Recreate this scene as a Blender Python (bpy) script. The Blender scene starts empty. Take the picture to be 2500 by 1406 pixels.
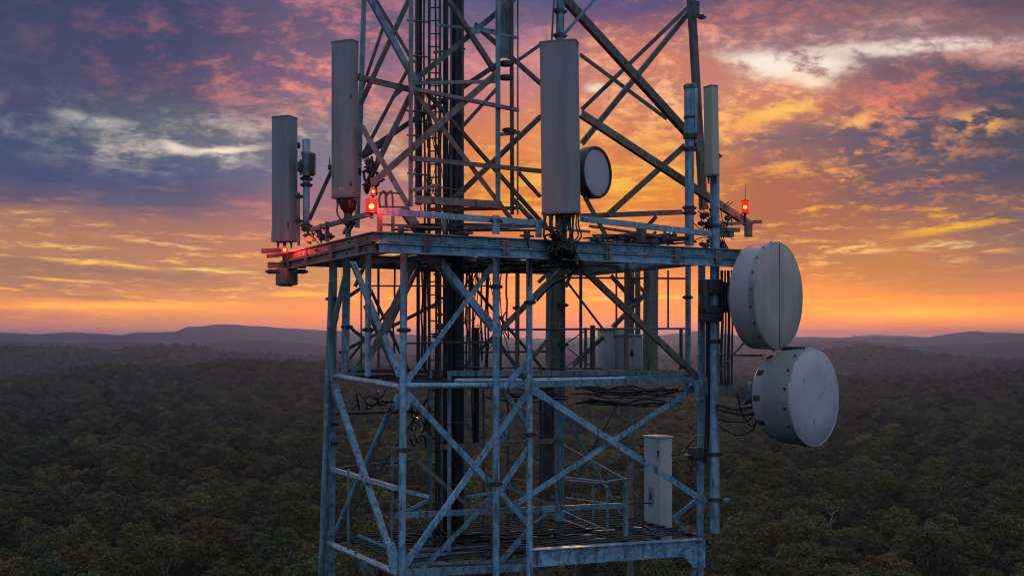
import bpy, bmesh, math, random
from mathutils import Vector, Matrix, noise as mnoise

random.seed(7)
S = bpy.context.scene
COL = S.collection
R = math.radians

# ------------------------------------------------------------------ camera frame
F = 2664.0                     # focal length in photo pixels (2500 wide)
HX, HY = 1250.0, 830.0         # horizon point in the photo
ZC = 76.0                      # eye height above the ground under the tower
U = Vector((.8816, .472, 0)).normalized()
V = Vector((-U.y, U.x, 0))
CORNER = Vector((-1.509, 12.0, 0))
UP = Vector((0, 0, 1))

cam_d = bpy.data.cameras.new("camera")
cam = bpy.data.objects.new("camera", cam_d)
COL.objects.link(cam)
cam.location = (0, 0, ZC)
cam.rotation_euler = (R(90), 0, 0)
cam_d.sensor_width = 36
cam_d.lens = F / 2500 * 36
cam_d.shift_y = (HY - 703) / 2500
cam_d.clip_end = 60000
S.camera = cam

def T(a, b, z):
    """tower coordinates (metres along the long face, along the short face, height over the eye)"""
    p = CORNER + U * a + V * b
    return Vector((p.x, p.y, ZC + z))

def at(x, y, plane):
    """where the sight line of a photo point meets an upright plane of the tower"""
    d = Vector(((x - HX) / F, 1, (HY - y) / F))
    k, val = plane
    if k == 'd':
        t = val
    else:
        n = V if k == 'b' else U
        t = (val + CORNER.dot(n)) / d.dot(n)
    return Vector((d.x * t, t, ZC + d.z * t))

def B(v): return ('b', v)
def A(v): return ('a', v)
def D(v): return ('d', v)

# ------------------------------------------------------------------ materials
def lin(c):
    return tuple(((v / 255) / 12.92 if v <= 10 else ((v / 255 + .055) / 1.055) ** 2.4) for v in c)

class NT:
    def __init__(self, tree): self.t = tree
    def n(self, typ, _ins=None, **kw):
        nd = self.t.nodes.new(typ)
        for k, v in kw.items(): setattr(nd, k, v)
        for k, v in (_ins or {}).items():
            s = nd.inputs[k]
            if isinstance(v, bpy.types.NodeSocket): self.t.links.new(v, s)
            else: s.default_value = v
        return nd
    def math(self, op, a, b=0.0, clamp=False):
        return self.n('ShaderNodeMath', {0: a, 1: b}, operation=op, use_clamp=clamp).outputs[0]
    def mix(self, f, a, b, blend='MIX'):
        nd = self.n('ShaderNodeMix', data_type='RGBA', blend_type=blend)
        for i, v in ((0, f), (6, a), (7, b)):
            if isinstance(v, bpy.types.NodeSocket): self.t.links.new(v, nd.inputs[i])
            else: nd.inputs[i].default_value = (tuple(v) + (1,) if (not isinstance(v, (int, float)) and len(v) == 3) else v)
        return nd.outputs[2]
    def rng(self, v, a, b, c=0.0, d=1.0, smooth=True):
        return self.n('ShaderNodeMapRange', {0: v, 1: a, 2: b, 3: c, 4: d}, interpolation_type='SMOOTHSTEP' if smooth else 'LINEAR').outputs[0]
    def noise(self, vec, scale, detail=4, rough=.55, dist=0.0):
        return self.n('ShaderNodeTexNoise', {'Vector': vec, 'Scale': scale, 'Detail': detail, 'Roughness': rough, 'Distortion': dist}).outputs[0]
    def ramp(self, fac, stops, interp='LINEAR'):
        nd = self.n('ShaderNodeValToRGB', {0: fac})
        cr = nd.color_ramp; cr.interpolation = interp
        while len(cr.elements) > 1: cr.elements.remove(cr.elements[-1])
        first = True
        for p, c in stops:
            if first: e = cr.elements[0]; e.position = p; first = False
            else: e = cr.elements.new(p)
            e.color = tuple(c) + (1,)
        return nd.outputs[0]

def new_mat(name):
    m = bpy.data.materials.new(name); m.use_nodes = True
    m.node_tree.nodes.clear()
    return m, NT(m.node_tree)

def finish(m, T_, color, rough=.5, metal=0.0, bump=None, bstr=.2, bdist=.004, spec=.5):
    b = T_.n('ShaderNodeBsdfPrincipled')
    def put(k, v):
        if isinstance(v, bpy.types.NodeSocket): m.node_tree.links.new(v, b.inputs[k])
        else: b.inputs[k].default_value = v if not (k == 'Base Color' and len(v) == 3) else tuple(v) + (1,)
    put('Base Color', color); put('Roughness', rough); put('Metallic', metal); put('Specular IOR Level', spec)
    if bump is not None:
        bn = T_.n('ShaderNodeBump', {'Height': bump, 'Strength': bstr, 'Distance': bdist})
        m.node_tree.links.new(bn.outputs[0], b.inputs['Normal'])
    o = T_.n('ShaderNodeOutputMaterial')
    m.node_tree.links.new(b.outputs[0], o.inputs[0])
    return m

def steel(name, c0, c1, stain, stain_amt, metal=.2, rough=(.36, .6), rust=.3):
    m, t = new_mat(name)
    co = t.n('ShaderNodeTexCoord').outputs['Object']
    big = t.noise(co, 1.3, 4, .6)
    mid = t.noise(co, 8.5, 7, .72, .4)
    spang = t.n('ShaderNodeTexVoronoi', {'Vector': co, 'Scale': 17.0}).outputs['Color']
    sp = t.n('ShaderNodeSeparateColor', {0: spang}).outputs[0]
    streak = t.noise(t.n('ShaderNodeMapping', {0: co, 3: (12, 12, 1.3)}).outputs[0], 1.6, 7, .66)
    fine = t.noise(co, 34, 4, .6)
    f = t.math('ADD', t.math('MULTIPLY', t.rng(big, .36, .64), .26), t.math('ADD', t.math('MULTIPLY', t.rng(mid, .34, .64), .50), t.math('MULTIPLY', sp, .24)))
    col = t.mix(f, tuple(v * .72 for v in c0), tuple(v * 1.22 for v in c1))
    stm = t.math('MULTIPLY', t.rng(streak, .50, .66), stain_amt)
    col = t.mix(stm, col, stain)
    rs = t.math('MULTIPLY', t.rng(t.noise(t.n('ShaderNodeMapping', {0: co, 1: (3, 1, 7), 3: (5, 5, 1.7)}).outputs[0], 1.5, 8, .72), .58, .68), rust)
    col = t.mix(rs, col, (.115, .062, .036))
    pit = t.rng(t.noise(co, 15, 5, .7), .64, .72)
    col = t.mix(t.math('MULTIPLY', pit, .85), col, (.03, .028, .026))
    r = t.rng(mid, .3, .7, rough[0], rough[1])
    return finish(m, t, col, r, metal, fine, .15, .004)

M = {}
M['steel'] = steel('galvanised_steel', (.115, .225, .295), (.29, .475, .585), (.06, .08, .10), .8, .25, (.3, .55))
M['teal'] = steel('aged_teal_steel', (.09, .175, .21), (.20, .325, .37), (.05, .06, .058), .8, rust=.5)
M['grey'] = steel('dull_grey_steel', (.125, .13, .125), (.255, .265, .26), (.06, .05, .042), .75)
M['worn'] = steel('weathered_steel', (.115, .105, .082), (.22, .20, .16), (.06, .045, .033), .85, rust=.6)
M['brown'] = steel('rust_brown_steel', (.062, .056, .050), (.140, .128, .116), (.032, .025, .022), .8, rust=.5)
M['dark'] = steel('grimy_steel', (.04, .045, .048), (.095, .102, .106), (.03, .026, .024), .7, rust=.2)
M['deck'] = steel('shadow_dark_grating_steel', (.010, .013, .016), (.028, .036, .042), (.02, .02, .02), .6, .0, (.7, .85))  # near-black base: the shadow on the deck is put into the grating colour
M['bright'] = steel('clean_galvanised_tube', (.30, .36, .41), (.48, .55, .61), (.16, .18, .20), .5, .35, (.28, .45), .1)

def painted(name, c, dirt, amt, rough=.5, speck=0.0, metal=0):
    m, t = new_mat(name)
    co = t.n('ShaderNodeTexCoord').outputs['Object']
    streak = t.noise(t.n('ShaderNodeMapping', {0: co, 3: (4.5, 4.5, .4)}).outputs[0], 1.5, 6, .6)
    cloud = t.noise(co, 2.1, 4, .55)
    f = t.math('MULTIPLY', t.rng(streak, .45, .75), amt)
    col = t.mix(f, t.mix(t.rng(cloud, .3, .7), tuple(v * .9 for v in c), c), dirt)
    if speck:
        s = t.rng(t.noise(t.n('ShaderNodeMapping', {0: co, 3: (22, 22, 7)}).outputs[0], 1.2, 4, .75), .60, .65)
        s = t.math('MULTIPLY', s, t.rng(t.noise(co, 2.0, 2), .44, .58))
        col = t.mix(t.math('MULTIPLY', s, speck), col, (.08, .08, .085))
    fine = t.noise(co, 60, 3)
    return finish(m, t, col, t.rng(fine, .3, .7, rough - .06, rough + .08), metal, fine, .05, .002)

M['radome'] = painted('panel_radome', (.235, .265, .27), (.125, .13, .12), .6, .5, .3)
M['radome_cap'] = painted('panel_end_cap', (.17, .17, .165), (.09, .085, .08), .5, .55)
M['cream'] = painted('aged_cream_radome', (.48, .44, .33), (.3, .27, .2), .5, .5)
M['dish_face'] = painted('dish_radome_cloth', (.47, .385, .34), (.30, .24, .205), .75, .65, .35)
M['dish_face_pale'] = painted('dish_radome_pale', (.52, .455, .49), (.40, .36, .375), .5, .55, .95)
M['dish_body'] = painted('dish_shroud_paint', (.38, .40, .42), (.33, .33, .31), .5, .45, .3)
M['dish_body_green'] = painted('dish_shroud_aged', (.23, .27, .265), (.2, .21, .19), .6, .5, .3)
M['rim'] = painted('dish_rim_band', (.30, .335, .32), (.12, .11, .09), .8, .55, .6)
M['cabinet'] = painted('cabinet_paint', (.58, .59, .56), (.3, .3, .28), .4, .45)
M['cabinet_grey'] = painted('cabinet_grey_paint', (.40, .41, .42), (.2, .2, .2), .5, .5)

def simple(name, c, rough=.5, metal=0, var=.25, scale=14):
    m, t = new_mat(name)
    co = t.n('ShaderNodeTexCoord').outputs['Object']
    n = t.noise(co, scale, 5, .6)
    col = t.mix(t.rng(n, .3, .7), tuple(v * (1 - var) for v in c), tuple(min(1, v * (1 + var)) for v in c))
    return finish(m, t, col, t.rng(n, .3, .7, max(.05, rough - .1), rough + .1), metal, n, .1, .003)

M['rubber'] = simple('black_cable_sheath', (.012, .012, .013), .38)
M['gloss'] = simple('black_waveguide_jacket', (.007, .007, .009), .34, 0, .3, 5)
M['iron'] = simple('dark_clamp_steel', (.06, .058, .055), .5, .4)
M['amberglass'] = simple('amber_lamp_glass', (.045, .040, .034), .2)
M['redtag'] = simple('red_marker_paint', (.5, .06, .05), .5)
M['plasticdark'] = simple('dark_plastic', (.04, .042, .045), .45)
M['hotcopper'] = simple('bare_copper', (.45, .2, .09), .35, .9)
M['chrome'] = simple('bare_bright_metal', (.6, .62, .65), .22, .9, .1)

def glow(name, col, strength, transparent=0.0):
    m, t = new_mat(name)
    e = t.n('ShaderNodeEmission', {'Color': tuple(col) + (1,), 'Strength': strength})
    o = t.n('ShaderNodeOutputMaterial')
    if transparent:
        tr = t.n('ShaderNodeBsdfTransparent', {0: (1, .16, .10, 1)})
        g = t.n('ShaderNodeBsdfPrincipled', {'Base Color': (.6, .01, .01, 1), 'Roughness': .15})
        mx = t.n('ShaderNodeMixShader', {0: .35, 1: tr.outputs[0], 2: g.outputs[0]})
        ad = t.n('ShaderNodeAddShader', {0: mx.outputs[0], 1: e.outputs[0]})
        m.node_tree.links.new(ad.outputs[0], o.inputs[0])
    else:
        m.node_tree.links.new(e.outputs[0], o.inputs[0])
    return m
M['lamp_red'] = glow('lit_red_lens', (1, .008, .012), 1.1, .5)
M['bulb_red'] = glow('lit_red_bulb', (1, .22, .07), 60)
M['lamp_amber'] = glow('lit_amber_lens', (1, .10, .03), 1.6)

# ------------------------------------------------------------------ mesh helpers
def link(o, parent=None):
    COL.objects.link(o)
    if parent is not None:
        o.parent = parent
        w, p = Vector(), parent
        while p is not None: w = w + p.location; p = p.parent
        o.location = -w
    return o

def to_obj(name, bm, mat, parent=None, smooth=27):
    me = bpy.data.meshes.new(name)
    bmesh.ops.recalc_face_normals(bm, faces=bm.faces)
    bm.to_mesh(me); bm.free()
    if smooth:
        me.shade_smooth()
        me.set_sharp_from_angle(angle=R(smooth))
    for mm in (mat if isinstance(mat, (list, tuple)) else [mat]): me.materials.append(M[mm] if isinstance(mm, str) else mm)
    return link(bpy.data.objects.new(name, me), parent)

def tag(o, label, cat, group=None, kind=None):
    if label: o['label'] = label
    if cat: o['category'] = cat
    if group: o['group'] = group
    if kind: o['kind'] = kind
    return o

def thing(name, loc, label, cat, group=None):
    o = bpy.data.objects.new(name, None)
    o.empty_display_size = .2
    COL.objects.link(o); o.location = loc
    return tag(o, label, cat, group)

def frame(ax, hint):
    ax = ax.normalized()
    n = hint - ax * hint.dot(ax)
    if n.length < .25:
        h2 = -U if abs(ax.dot(U)) < .8 else UP
        n = h2 - ax * h2.dot(ax)
    n.normalize()
    return ax, ax.cross(n).normalized(), n

def extrude_profile(bm, p0, p1, prof, hint):
    ax, s, n = frame(p1 - p0, hint)
    r0 = [bm.verts.new(p0 + s * x + n * y) for x, y in prof]
    r1 = [bm.verts.new(p1 + s * x + n * y) for x, y in prof]
    k = len(prof)
    for i in range(k): bm.faces.new((r0[i], r0[(i + 1) % k], r1[(i + 1) % k], r1[i]))
    bm.faces.new(r0[::-1]); bm.faces.new(r1)
    return ax, s, n

def prof(kind, w, flip=1):
    h = w / 2
    if kind == 'L':
        t = max(.007, w * .11); d = w * .8
        p = [(-h, 0), (h, 0), (h, -t), (-h + t, -t), (-h + t, -d), (-h, -d)]
        return [(x * flip, y) for x, y in p]
    if kind == 'C':
        t = max(.008, w * .09); d = w * .5
        return [(-h, 0), (h, 0), (h, -d), (h - t, -d), (h - t, -t), (-h + t, -t), (-h + t, -d), (-h, -d)]
    if kind == 'I':
        t = .012; d = w * .55
        return [(-h, .02), (-h + t, .02), (-h + t, -.02), (h - t, -.02), (h - t, .02), (h, .02), (h, -d), (h - t, -d), (h - t, -.045), (-h + t, -.045), (-h + t, -d), (-h, -d)]
    if kind == 'box': return [(-h, h), (h, h), (h, -h), (-h, -h)]
    if kind == 'flat': return [(-h, 0), (h, 0), (h, -.01), (-h, -.01)]
    n = 14 if w > .05 else 8
    return [(h * math.cos(2 * math.pi * i / n), h * math.sin(2 * math.pi * i / n)) for i in range(n)]

def bolt(bm, p, n, r=.013, h=.012):
    n = n.normalized()
    a = n.orthogonal().normalized(); b = n.cross(a)
    r0 = [bm.verts.new(p - n * .002 + (a * math.cos(i * math.pi / 3) + b * math.sin(i * math.pi / 3)) * r) for i in range(6)]
    r1 = [bm.verts.new(v.co + n * (h + .002)) for v in r0]
    for i in range(6): bm.faces.new((r0[i], r0[(i + 1) % 6], r1[(i + 1) % 6], r1[i]))
    bm.faces.new(r1)

def cyl(bm, p0, p1, r0, r1=None, seg=20, cap=True):
    r1 = r0 if r1 is None else r1
    ax = (p1 - p0).normalized(); a = ax.orthogonal().normalized(); b = ax.cross(a)
    q0 = [bm.verts.new(p0 + (a * math.cos(2 * math.pi * i / seg) + b * math.sin(2 * math.pi * i / seg)) * r0) for i in range(seg)]
    q1 = [bm.verts.new(p1 + (a * math.cos(2 * math.pi * i / seg) + b * math.sin(2 * math.pi * i / seg)) * r1) for i in range(seg)]
    for i in range(seg): bm.faces.new((q0[i], q0[(i + 1) % seg], q1[(i + 1) % seg], q1[i]))
    if cap: bm.faces.new(q0[::-1]); bm.faces.new(q1)

def lathe(bm, c, ax, pts, seg=56, close0=True, close1=True):
    """pts: (distance along the axis, radius)"""
    ax = ax.normalized(); a = ax.cross(UP) if abs(ax.z) < .95 else Vector((1, 0, 0)); a.normalize(); b = ax.cross(a)
    rings = []
    for d, r in pts:
        rings.append([bm.verts.new(c + ax * d + (a * math.cos(2 * math.pi * i / seg) + b * math.sin(2 * math.pi * i / seg)) * r) for i in range(seg)])
    for q0, q1 in zip(rings, rings[1:]):
        for i in range(seg): bm.faces.new((q0[i], q0[(i + 1) % seg], q1[(i + 1) % seg], q1[i]))
    if close0: bm.faces.new(rings[0][::-1])
    if close1: bm.faces.new(rings[-1])

def box(bm, c, ex, ey, ez, bev=0.0):
    """ex, ey, ez: half-extent vectors"""
    vs = [bm.verts.new(c + ex * i + ey * j + ez * k) for i in (-1, 1) for j in (-1, 1) for k in (-1, 1)]
    fs = []
    for q in ((0, 1, 3, 2), (4, 6, 7, 5), (0, 4, 5, 1), (2, 3, 7, 6), (0, 2, 6, 4), (1, 5, 7, 3)):
        fs.append(bm.faces.new([vs[i] for i in q]))
    if bev:
        es = list({e for f in fs for e in f.edges})
        bmesh.ops.bevel(bm, geom=es, offset=bev, segments=2, affect='EDGES', profile=.5)

def sweep(bm, pts, r, seg=7):
    """round tube along a smoothed path"""
    P = []
    n = len(pts)
    for i in range(n - 1):
        p0 = pts[max(0, i - 1)]; p1 = pts[i]; p2 = pts[i + 1]; p3 = pts[min(n - 1, i + 2)]
        st = 7
        for k in range(st):
            t = k / st
            P.append(.5 * ((2 * p1) + (p2 - p0) * t + (2 * p0 - 5 * p1 + 4 * p2 - p3) * t * t + (3 * p1 - p0 - 3 * p2 + p3) * t ** 3))
    P.append(pts[-1])
    rings = []; ref = None
    for i, p in enumerate(P):
        t = (P[min(i + 1, len(P) - 1)] - P[max(i - 1, 0)])
        if t.length < 1e-6: t = UP.copy()
        t.normalize()
        if ref is None: ref = t.orthogonal().normalized()
        ref = (ref - t * ref.dot(t))
        if ref.length < 1e-4: ref = t.orthogonal()
        ref.normalize(); b = t.cross(ref)
        rings.append([bm.verts.new(p + (ref * math.cos(2 * math.pi * k / seg) + b * math.sin(2 * math.pi * k / seg)) * r) for k in range(seg)])
    for q0, q1 in zip(rings, rings[1:]):
        for k in range(seg): bm.faces.new((q0[k], q0[(k + 1) % seg], q1[(k + 1) % seg], q1[k]))
    bm.faces.new(rings[0][::-1]); bm.faces.new(rings[-1])

HINT = -V
_i = [0]
def member(root, name, x0, y0, x1, y1, w, pl0, kind='L', mat='steel', pl1=None, bolts=True, flip=None, hint=None, jit=True):
    """a rolled steel member between two photo points lying in tower planes; w in photo pixels"""
    _i[0] += 1
    if y0 < -5 and y1 > y0: f_ = 190 / (y1 - y0); x0 += (x0 - x1) * f_; y0 -= 190
    if y1 < -5 and y0 > y1: f_ = 190 / (y0 - y1); x1 += (x1 - x0) * f_; y1 -= 190
    p0 = at(x0, y0, pl0); p1 = at(x1, y1, pl1 or pl0)
    if jit:
        o = V * ((_i[0] * 7 % 11) - 5) * .0032
        p0 += o; p1 += o
    wm = w * (p0.y + p1.y) / 2 / F
    fl = flip if flip is not None else (1 if _i[0] % 2 else -1)
    bm = bmesh.new()
    ax, s, n = extrude_profile(bm, p0, p1, prof(kind, wm, fl), hint or HINT)
    L = (p1 - p0).length
    if name == 'diagonal_brace' and wm > .055 and mat in ('steel', 'teal') and kind == 'L':
        for e, sg in ((p0, 1), (p1, -1)): box(bm, e + ax * sg * .07 - n * .019, ax * .10, s * wm * .66, n * .006)
    if bolts and kind in 'LC' and wm > .035:
        for e, sg in ((p0, 1), (p1, -1)):
            for k in (.05, .115):
                bolt(bm, e + ax * sg * k - s * fl * wm * (-.05), n, min(.014, wm * .2))
    return to_obj(name, bm, mat, root)

def clamp(root, p, ax, r, name='clamp', mat='iron', ear=.032):
    """split pipe clamp with two bolted ears"""
    bm = bmesh.new(); ax = ax.normalized()
    s = ax.cross(V).normalized() if abs(ax.dot(V)) < .9 else U.copy()
    cyl(bm, p - ax * .026, p + ax * .026, r + .012, seg=16)
    for sg in (-1, 1):
        box(bm, p + s * sg * (r + ear * .6), s * ear * .5, ax * .02, ax.cross(s) * .02, .004)
        cyl(bm, p + s * sg * (r + ear * .72) - V * .05, p + s * sg * (r + ear * .72) + V * .05, .008, seg=6)
    return to_obj(name, bm, mat, root)

def cable(name, pts, r, label, cat='cable', group=None, mat='rubber'):
    bm = bmesh.new(); sweep(bm, pts, r)
    o = to_obj(name, bm, mat)
    base = min((Vector(p) for p in pts), key=lambda p: p.z)
    o.data.transform(Matrix.Translation(-base)); o.location = base
    return tag(o, label, cat, group)

# ------------------------------------------------------------------ the lattice tower
TW = thing('lattice_tower', (CORNER.x + 1.9, CORNER.y + 2.3, 0), 'tall galvanised steel lattice tower rising out of the forest', 'tower')

def to_ground(root, name, x, y, plane, w, kind, mat):
    """leg going on below the picture down to the ground"""
    p = at(x, y, plane); q = Vector((p.x, p.y, -1.5))
    bm = bmesh.new(); extrude_profile(bm, p, q, prof(kind, w * p.y / F), HINT)
    return to_obj(name, bm, mat, root)

FR, LF, BK, RT = B(.42), A(.49), B(2.8), A(4.8)
# main legs of the lower cage
def leg(x0, y0, x1, y1, w, pl, kind, mat):
    member(TW, 'leg', x0, y0, x1, y1, w, pl, kind, mat, bolts=False, jit=False)
leg(986, 616, 981, 1440, 18, B(.40), 'tube', 'steel'); to_ground(TW, 'leg_base', 981, 1440, B(.40), 18, 'tube', 'steel')
leg(815, 640, 808, 1440, 18, LF if False else B(2.78), 'C', 'steel'); to_ground(TW, 'leg_base', 808, 1440, B(2.78), 18, 'C', 'steel')
leg(1716, 640, 1711, 1440, 16, B(.44), 'C', 'steel'); to_ground(TW, 'leg_base', 1711, 1440, B(.44), 16, 'C', 'steel')
leg(1543, 648, 1540, 1440, 15, B(2.8), 'C', 'worn'); to_ground(TW, 'leg_base', 1540, 1440, B(2.8), 15, 'C', 'worn')
# raking outer stay beside the far left leg
member(TW, 'stay', 808, 690, 781, 1450, 13, B(2.7), 'tube', 'teal', bolts=False)
member(TW, 'stay', 812, 700, 796, 1450, 9, B(2.72), 'tube', 'teal', bolts=False)

P_ = 'post'
member(TW, P_, 1211, 618, 1211, 1440, 17, B(.33), 'tube', 'steel', bolts=False, jit=False)
member(TW, P_, 1294, 618, 1294, 1440, 14, B(.31), 'C', 'steel', bolts=False, jit=False)
member(TW, P_, 847, 640, 843, 907, 15, B(2.5), 'box', 'steel', bolts=False)
member(TW, P_, 899, 612, 898, 918, 15, B(1.2), 'tube', 'steel', bolts=False)
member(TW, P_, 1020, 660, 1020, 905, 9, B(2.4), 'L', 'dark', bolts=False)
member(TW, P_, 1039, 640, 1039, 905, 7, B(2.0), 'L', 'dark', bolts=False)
member(TW, P_, 1263, 640, 1262, 900, 8, B(2.2), 'box', 'worn', bolts=False)
member(TW, P_, 1531, 640, 1531, 916, 8, B(2.0), 'box', 'worn', bolts=False)
member(TW, P_, 1559, 640, 1559, 905, 12, B(2.6), 'C', 'worn', bolts=False)
member(TW, P_, 1679, 630, 1679, 962, 14, B(1.6), 'tube', 'steel', bolts=False)
member(TW, P_, 1053, 905, 1053, 1345, 7, B(1.5), 'L', 'teal', bolts=False)
member(TW, P_, 1098, 905, 1098, 1392, 8, B(.9), 'L', 'teal', bolts=False)
member(TW, P_, 881, 655, 881, 905, 4, B(2.0), 'tube', 'dark', bolts=False)
member(TW, P_, 1718, 780, 1716, 960, 12, B(.5), 'C', 'teal', bolts=False)
# stout columns at the back of the cage
for x0, y0, x1, y1, w, pl, mt, kd in ((1351, 660, 1349, 905, 26, B(2.5), 'worn', 'box'), (1373, 660, 1372, 905, 15, B(2.45), 'dark', 'C'), (1590, 642, 1588, 905, 26, B(2.3), 'worn', 'box'),
                              (1370, 940, 1367, 1312, 20, B(2.2), 'teal', 'C'), (1342, 905, 1340, 1185, 30, B(2.6), 'dark', 'C')):
    member(TW, 'column', x0, y0, x1, y1, w, pl, kd, mt, bolts=False)

DB = 'diagonal_brace'
def dia(x0, y0, x1, y1, w, pl, mat='steel', kind='L', pl1=None, flip=None): member(TW, DB, x0, y0, x1, y1, w, pl, kind, mat, pl1, flip=flip)
# left face and what shows through it
dia(852, 640, 815, 800, 11, B(2.4), 'teal'); dia(812, 930, 805, 800, 9, B(2.6), 'teal')
dia(864, 640, 978, 912, 13, B(1.9), 'steel', pl1=B(.55))
dia(1012, 640, 905, 868, 16, B(1.0), 'worn'); dia(1028, 640, 925, 850, 9, B(1.3), 'worn')
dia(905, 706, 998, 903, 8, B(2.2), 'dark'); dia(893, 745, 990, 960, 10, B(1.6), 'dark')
dia(827, 862, 1075, 737, 8, B(2.75), 'worn'); dia(853, 797, 892, 828, 7, B(2.6), 'worn')
dia(847, 727, 890, 698, 8, B(2.6), 'worn'); dia(891, 862, 861, 916, 10, B(2.3), 'teal')
dia(868, 700, 895, 640, 8, B(2.5), 'worn')
# front face, upper bay
dia(1060, 620, 1203, 798, 18, B(.46), 'steel'); dia(1040, 620, 1133, 724, 12, B(.75), 'dark')
dia(989, 938, 1201, 653, 12, B(.45), 'steel')
dia(1220, 808, 1404, 630, 12, B(.46), 'worn')
dia(1402, 632, 1714, 928, 14, B(.45), 'worn')
dia(1222, 842, 1287, 934, 10, B(.6), 'dark'); dia(1286, 884, 1231, 947, 11, B(.42), 'steel'); dia(1302, 873, 1345, 824, 9, B(1.6), 'worn')
dia(1492, 672, 1553, 738, 9, B(2.6), 'dark'); dia(1530, 664, 1590, 730, 9, B(2.7), 'dark')
dia(1400, 893, 1474, 822, 11, B(2.3), 'worn'); dia(1496, 800, 1578, 716, 10, B(2.6), 'worn')
dia(1335, 672, 1316, 690, 8, B(2.4), 'teal'); dia(1400, 650, 1382, 700, 10, B(2.4), 'worn')
# lower bay
dia(818, 940, 964, 1374, 14, B(2.5), 'steel', pl1=B(.6)); dia(960, 985, 815, 1308, 14, B(1.6), 'teal', 'tube', pl1=B(2.6))
dia(996, 962, 1209, 1192, 14, B(.46), 'steel'); dia(1223, 1204, 1291, 1282, 11, B(.46), 'steel')
dia(1291, 957, 985, 1388, 13, B(.50), 'steel'); dia(992, 1101, 1152, 1243, 10, B(1.0), 'worn')
dia(1290, 1098, 1223, 1199, 11, B(.50), 'steel'); dia(1203, 1214, 1027, 1394, 12, B(.52), 'teal')
dia(1229, 952, 1293, 1044, 11, B(.54), 'teal'); dia(1223, 1374, 1290, 1298, 11, B(.5), 'teal')
dia(1241, 1243, 1706, 940, 13, B(.56), 'steel'); dia(1304, 953, 1721, 1224, 15, B(.44), 'steel')
dia(1707, 1218, 1646, 1266, 9, B(1.2), 'teal'); dia(1645, 1268, 1692, 1312, 9, B(1.2), 'teal')
dia(1238, 1188, 1352, 1235, 7, B(1.9), 'teal'); dia(1307, 1277, 1343, 1250, 6, B(1.7), 'teal'); dia(1222, 1080, 1262, 1010, 10, B(.9), 'teal')
dia(870, 1345, 905, 1440, 10, B(1.6), 'teal'); dia(1700, 1385, 1686, 1440, 9, B(.44), 'teal'); dia(885, 1370, 945, 1440, 9, B(1.3), 'teal')

HB = 'horizontal_brace'
def hor(x0, y0, x1, y1, w, pl, mat='steel', kind='L', pl1=None): member(TW, HB, x0, y0, x1, y1, w, pl, kind, mat, pl1)
hor(811, 916, 977, 944, 14, B(2.74), 'bright', 'tube', B(.42))
hor(987, 941, 1204, 941, 15, B(.43), 'steel', 'tube'); hor(1219, 940, 1288, 939, 14, B(.43), 'steel', 'C'); hor(1300, 938, 1717, 926, 15, B(.47), 'teal', 'C')
hor(800, 1324, 966, 1397, 15, B(2.76), 'bright', 'tube', B(.42)); hor(978, 1399, 1289, 1384, 18, B(.42), 'teal', 'C')
hor(806, 1143, 970, 1192, 10, B(2.74), 'bright', 'box', B(.44)); hor(972, 1193, 1046, 1212, 9, B(.7), 'steel', 'box')
hor(824, 1144, 1006, 1124, 6, B(2.7), 'dark', 'box')
hor(905, 698, 1216, 698, 4, B(2.3), 'dark', 'tube'); hor(1376, 678, 1672, 680, 5, B(2.5), 'dark', 'tube')
hor(1717, 930, 1545, 918, 12, B(.46), 'worn', 'C', B(2.8)); hor(815, 920, 1543, 916, 9, B(2.78), 'dark', 'C')
hor(1717, 1310, 1540, 1290, 12, B(.46), 'teal', 'C', B(2.8)); hor(812, 1318, 1540, 1290, 10, B(2.78), 'dark', 'C')

# the lighter mast above the platform, leaning inwards as it climbs
UF = .8
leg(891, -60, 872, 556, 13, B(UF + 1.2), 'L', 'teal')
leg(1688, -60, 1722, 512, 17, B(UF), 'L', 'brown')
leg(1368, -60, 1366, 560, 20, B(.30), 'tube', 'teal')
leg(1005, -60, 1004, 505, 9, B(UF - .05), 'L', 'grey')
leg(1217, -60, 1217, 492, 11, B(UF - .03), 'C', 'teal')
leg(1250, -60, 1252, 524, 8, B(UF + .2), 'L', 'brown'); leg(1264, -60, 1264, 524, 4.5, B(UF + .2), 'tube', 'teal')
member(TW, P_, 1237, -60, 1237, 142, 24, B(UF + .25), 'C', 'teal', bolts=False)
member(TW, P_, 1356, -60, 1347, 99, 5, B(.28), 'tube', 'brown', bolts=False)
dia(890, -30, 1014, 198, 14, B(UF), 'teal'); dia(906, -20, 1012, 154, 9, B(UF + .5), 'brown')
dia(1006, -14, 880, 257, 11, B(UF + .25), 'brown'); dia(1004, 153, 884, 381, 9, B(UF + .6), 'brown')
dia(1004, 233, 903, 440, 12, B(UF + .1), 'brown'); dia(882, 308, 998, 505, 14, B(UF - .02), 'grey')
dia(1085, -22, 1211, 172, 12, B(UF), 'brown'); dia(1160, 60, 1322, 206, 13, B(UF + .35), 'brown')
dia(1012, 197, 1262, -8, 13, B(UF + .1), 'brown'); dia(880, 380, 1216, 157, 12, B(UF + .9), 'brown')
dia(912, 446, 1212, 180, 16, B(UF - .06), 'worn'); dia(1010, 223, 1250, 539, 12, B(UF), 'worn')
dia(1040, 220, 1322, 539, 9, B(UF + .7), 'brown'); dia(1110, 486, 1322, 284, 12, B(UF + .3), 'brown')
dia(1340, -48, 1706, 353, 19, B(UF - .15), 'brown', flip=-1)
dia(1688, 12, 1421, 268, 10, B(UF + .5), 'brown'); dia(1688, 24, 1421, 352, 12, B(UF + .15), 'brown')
dia(1418, 133, 1630, 290, 10, B(UF + .35), 'brown'); dia(1421, 276, 1838, 550, 17, B(UF - .3), 'worn')
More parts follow.
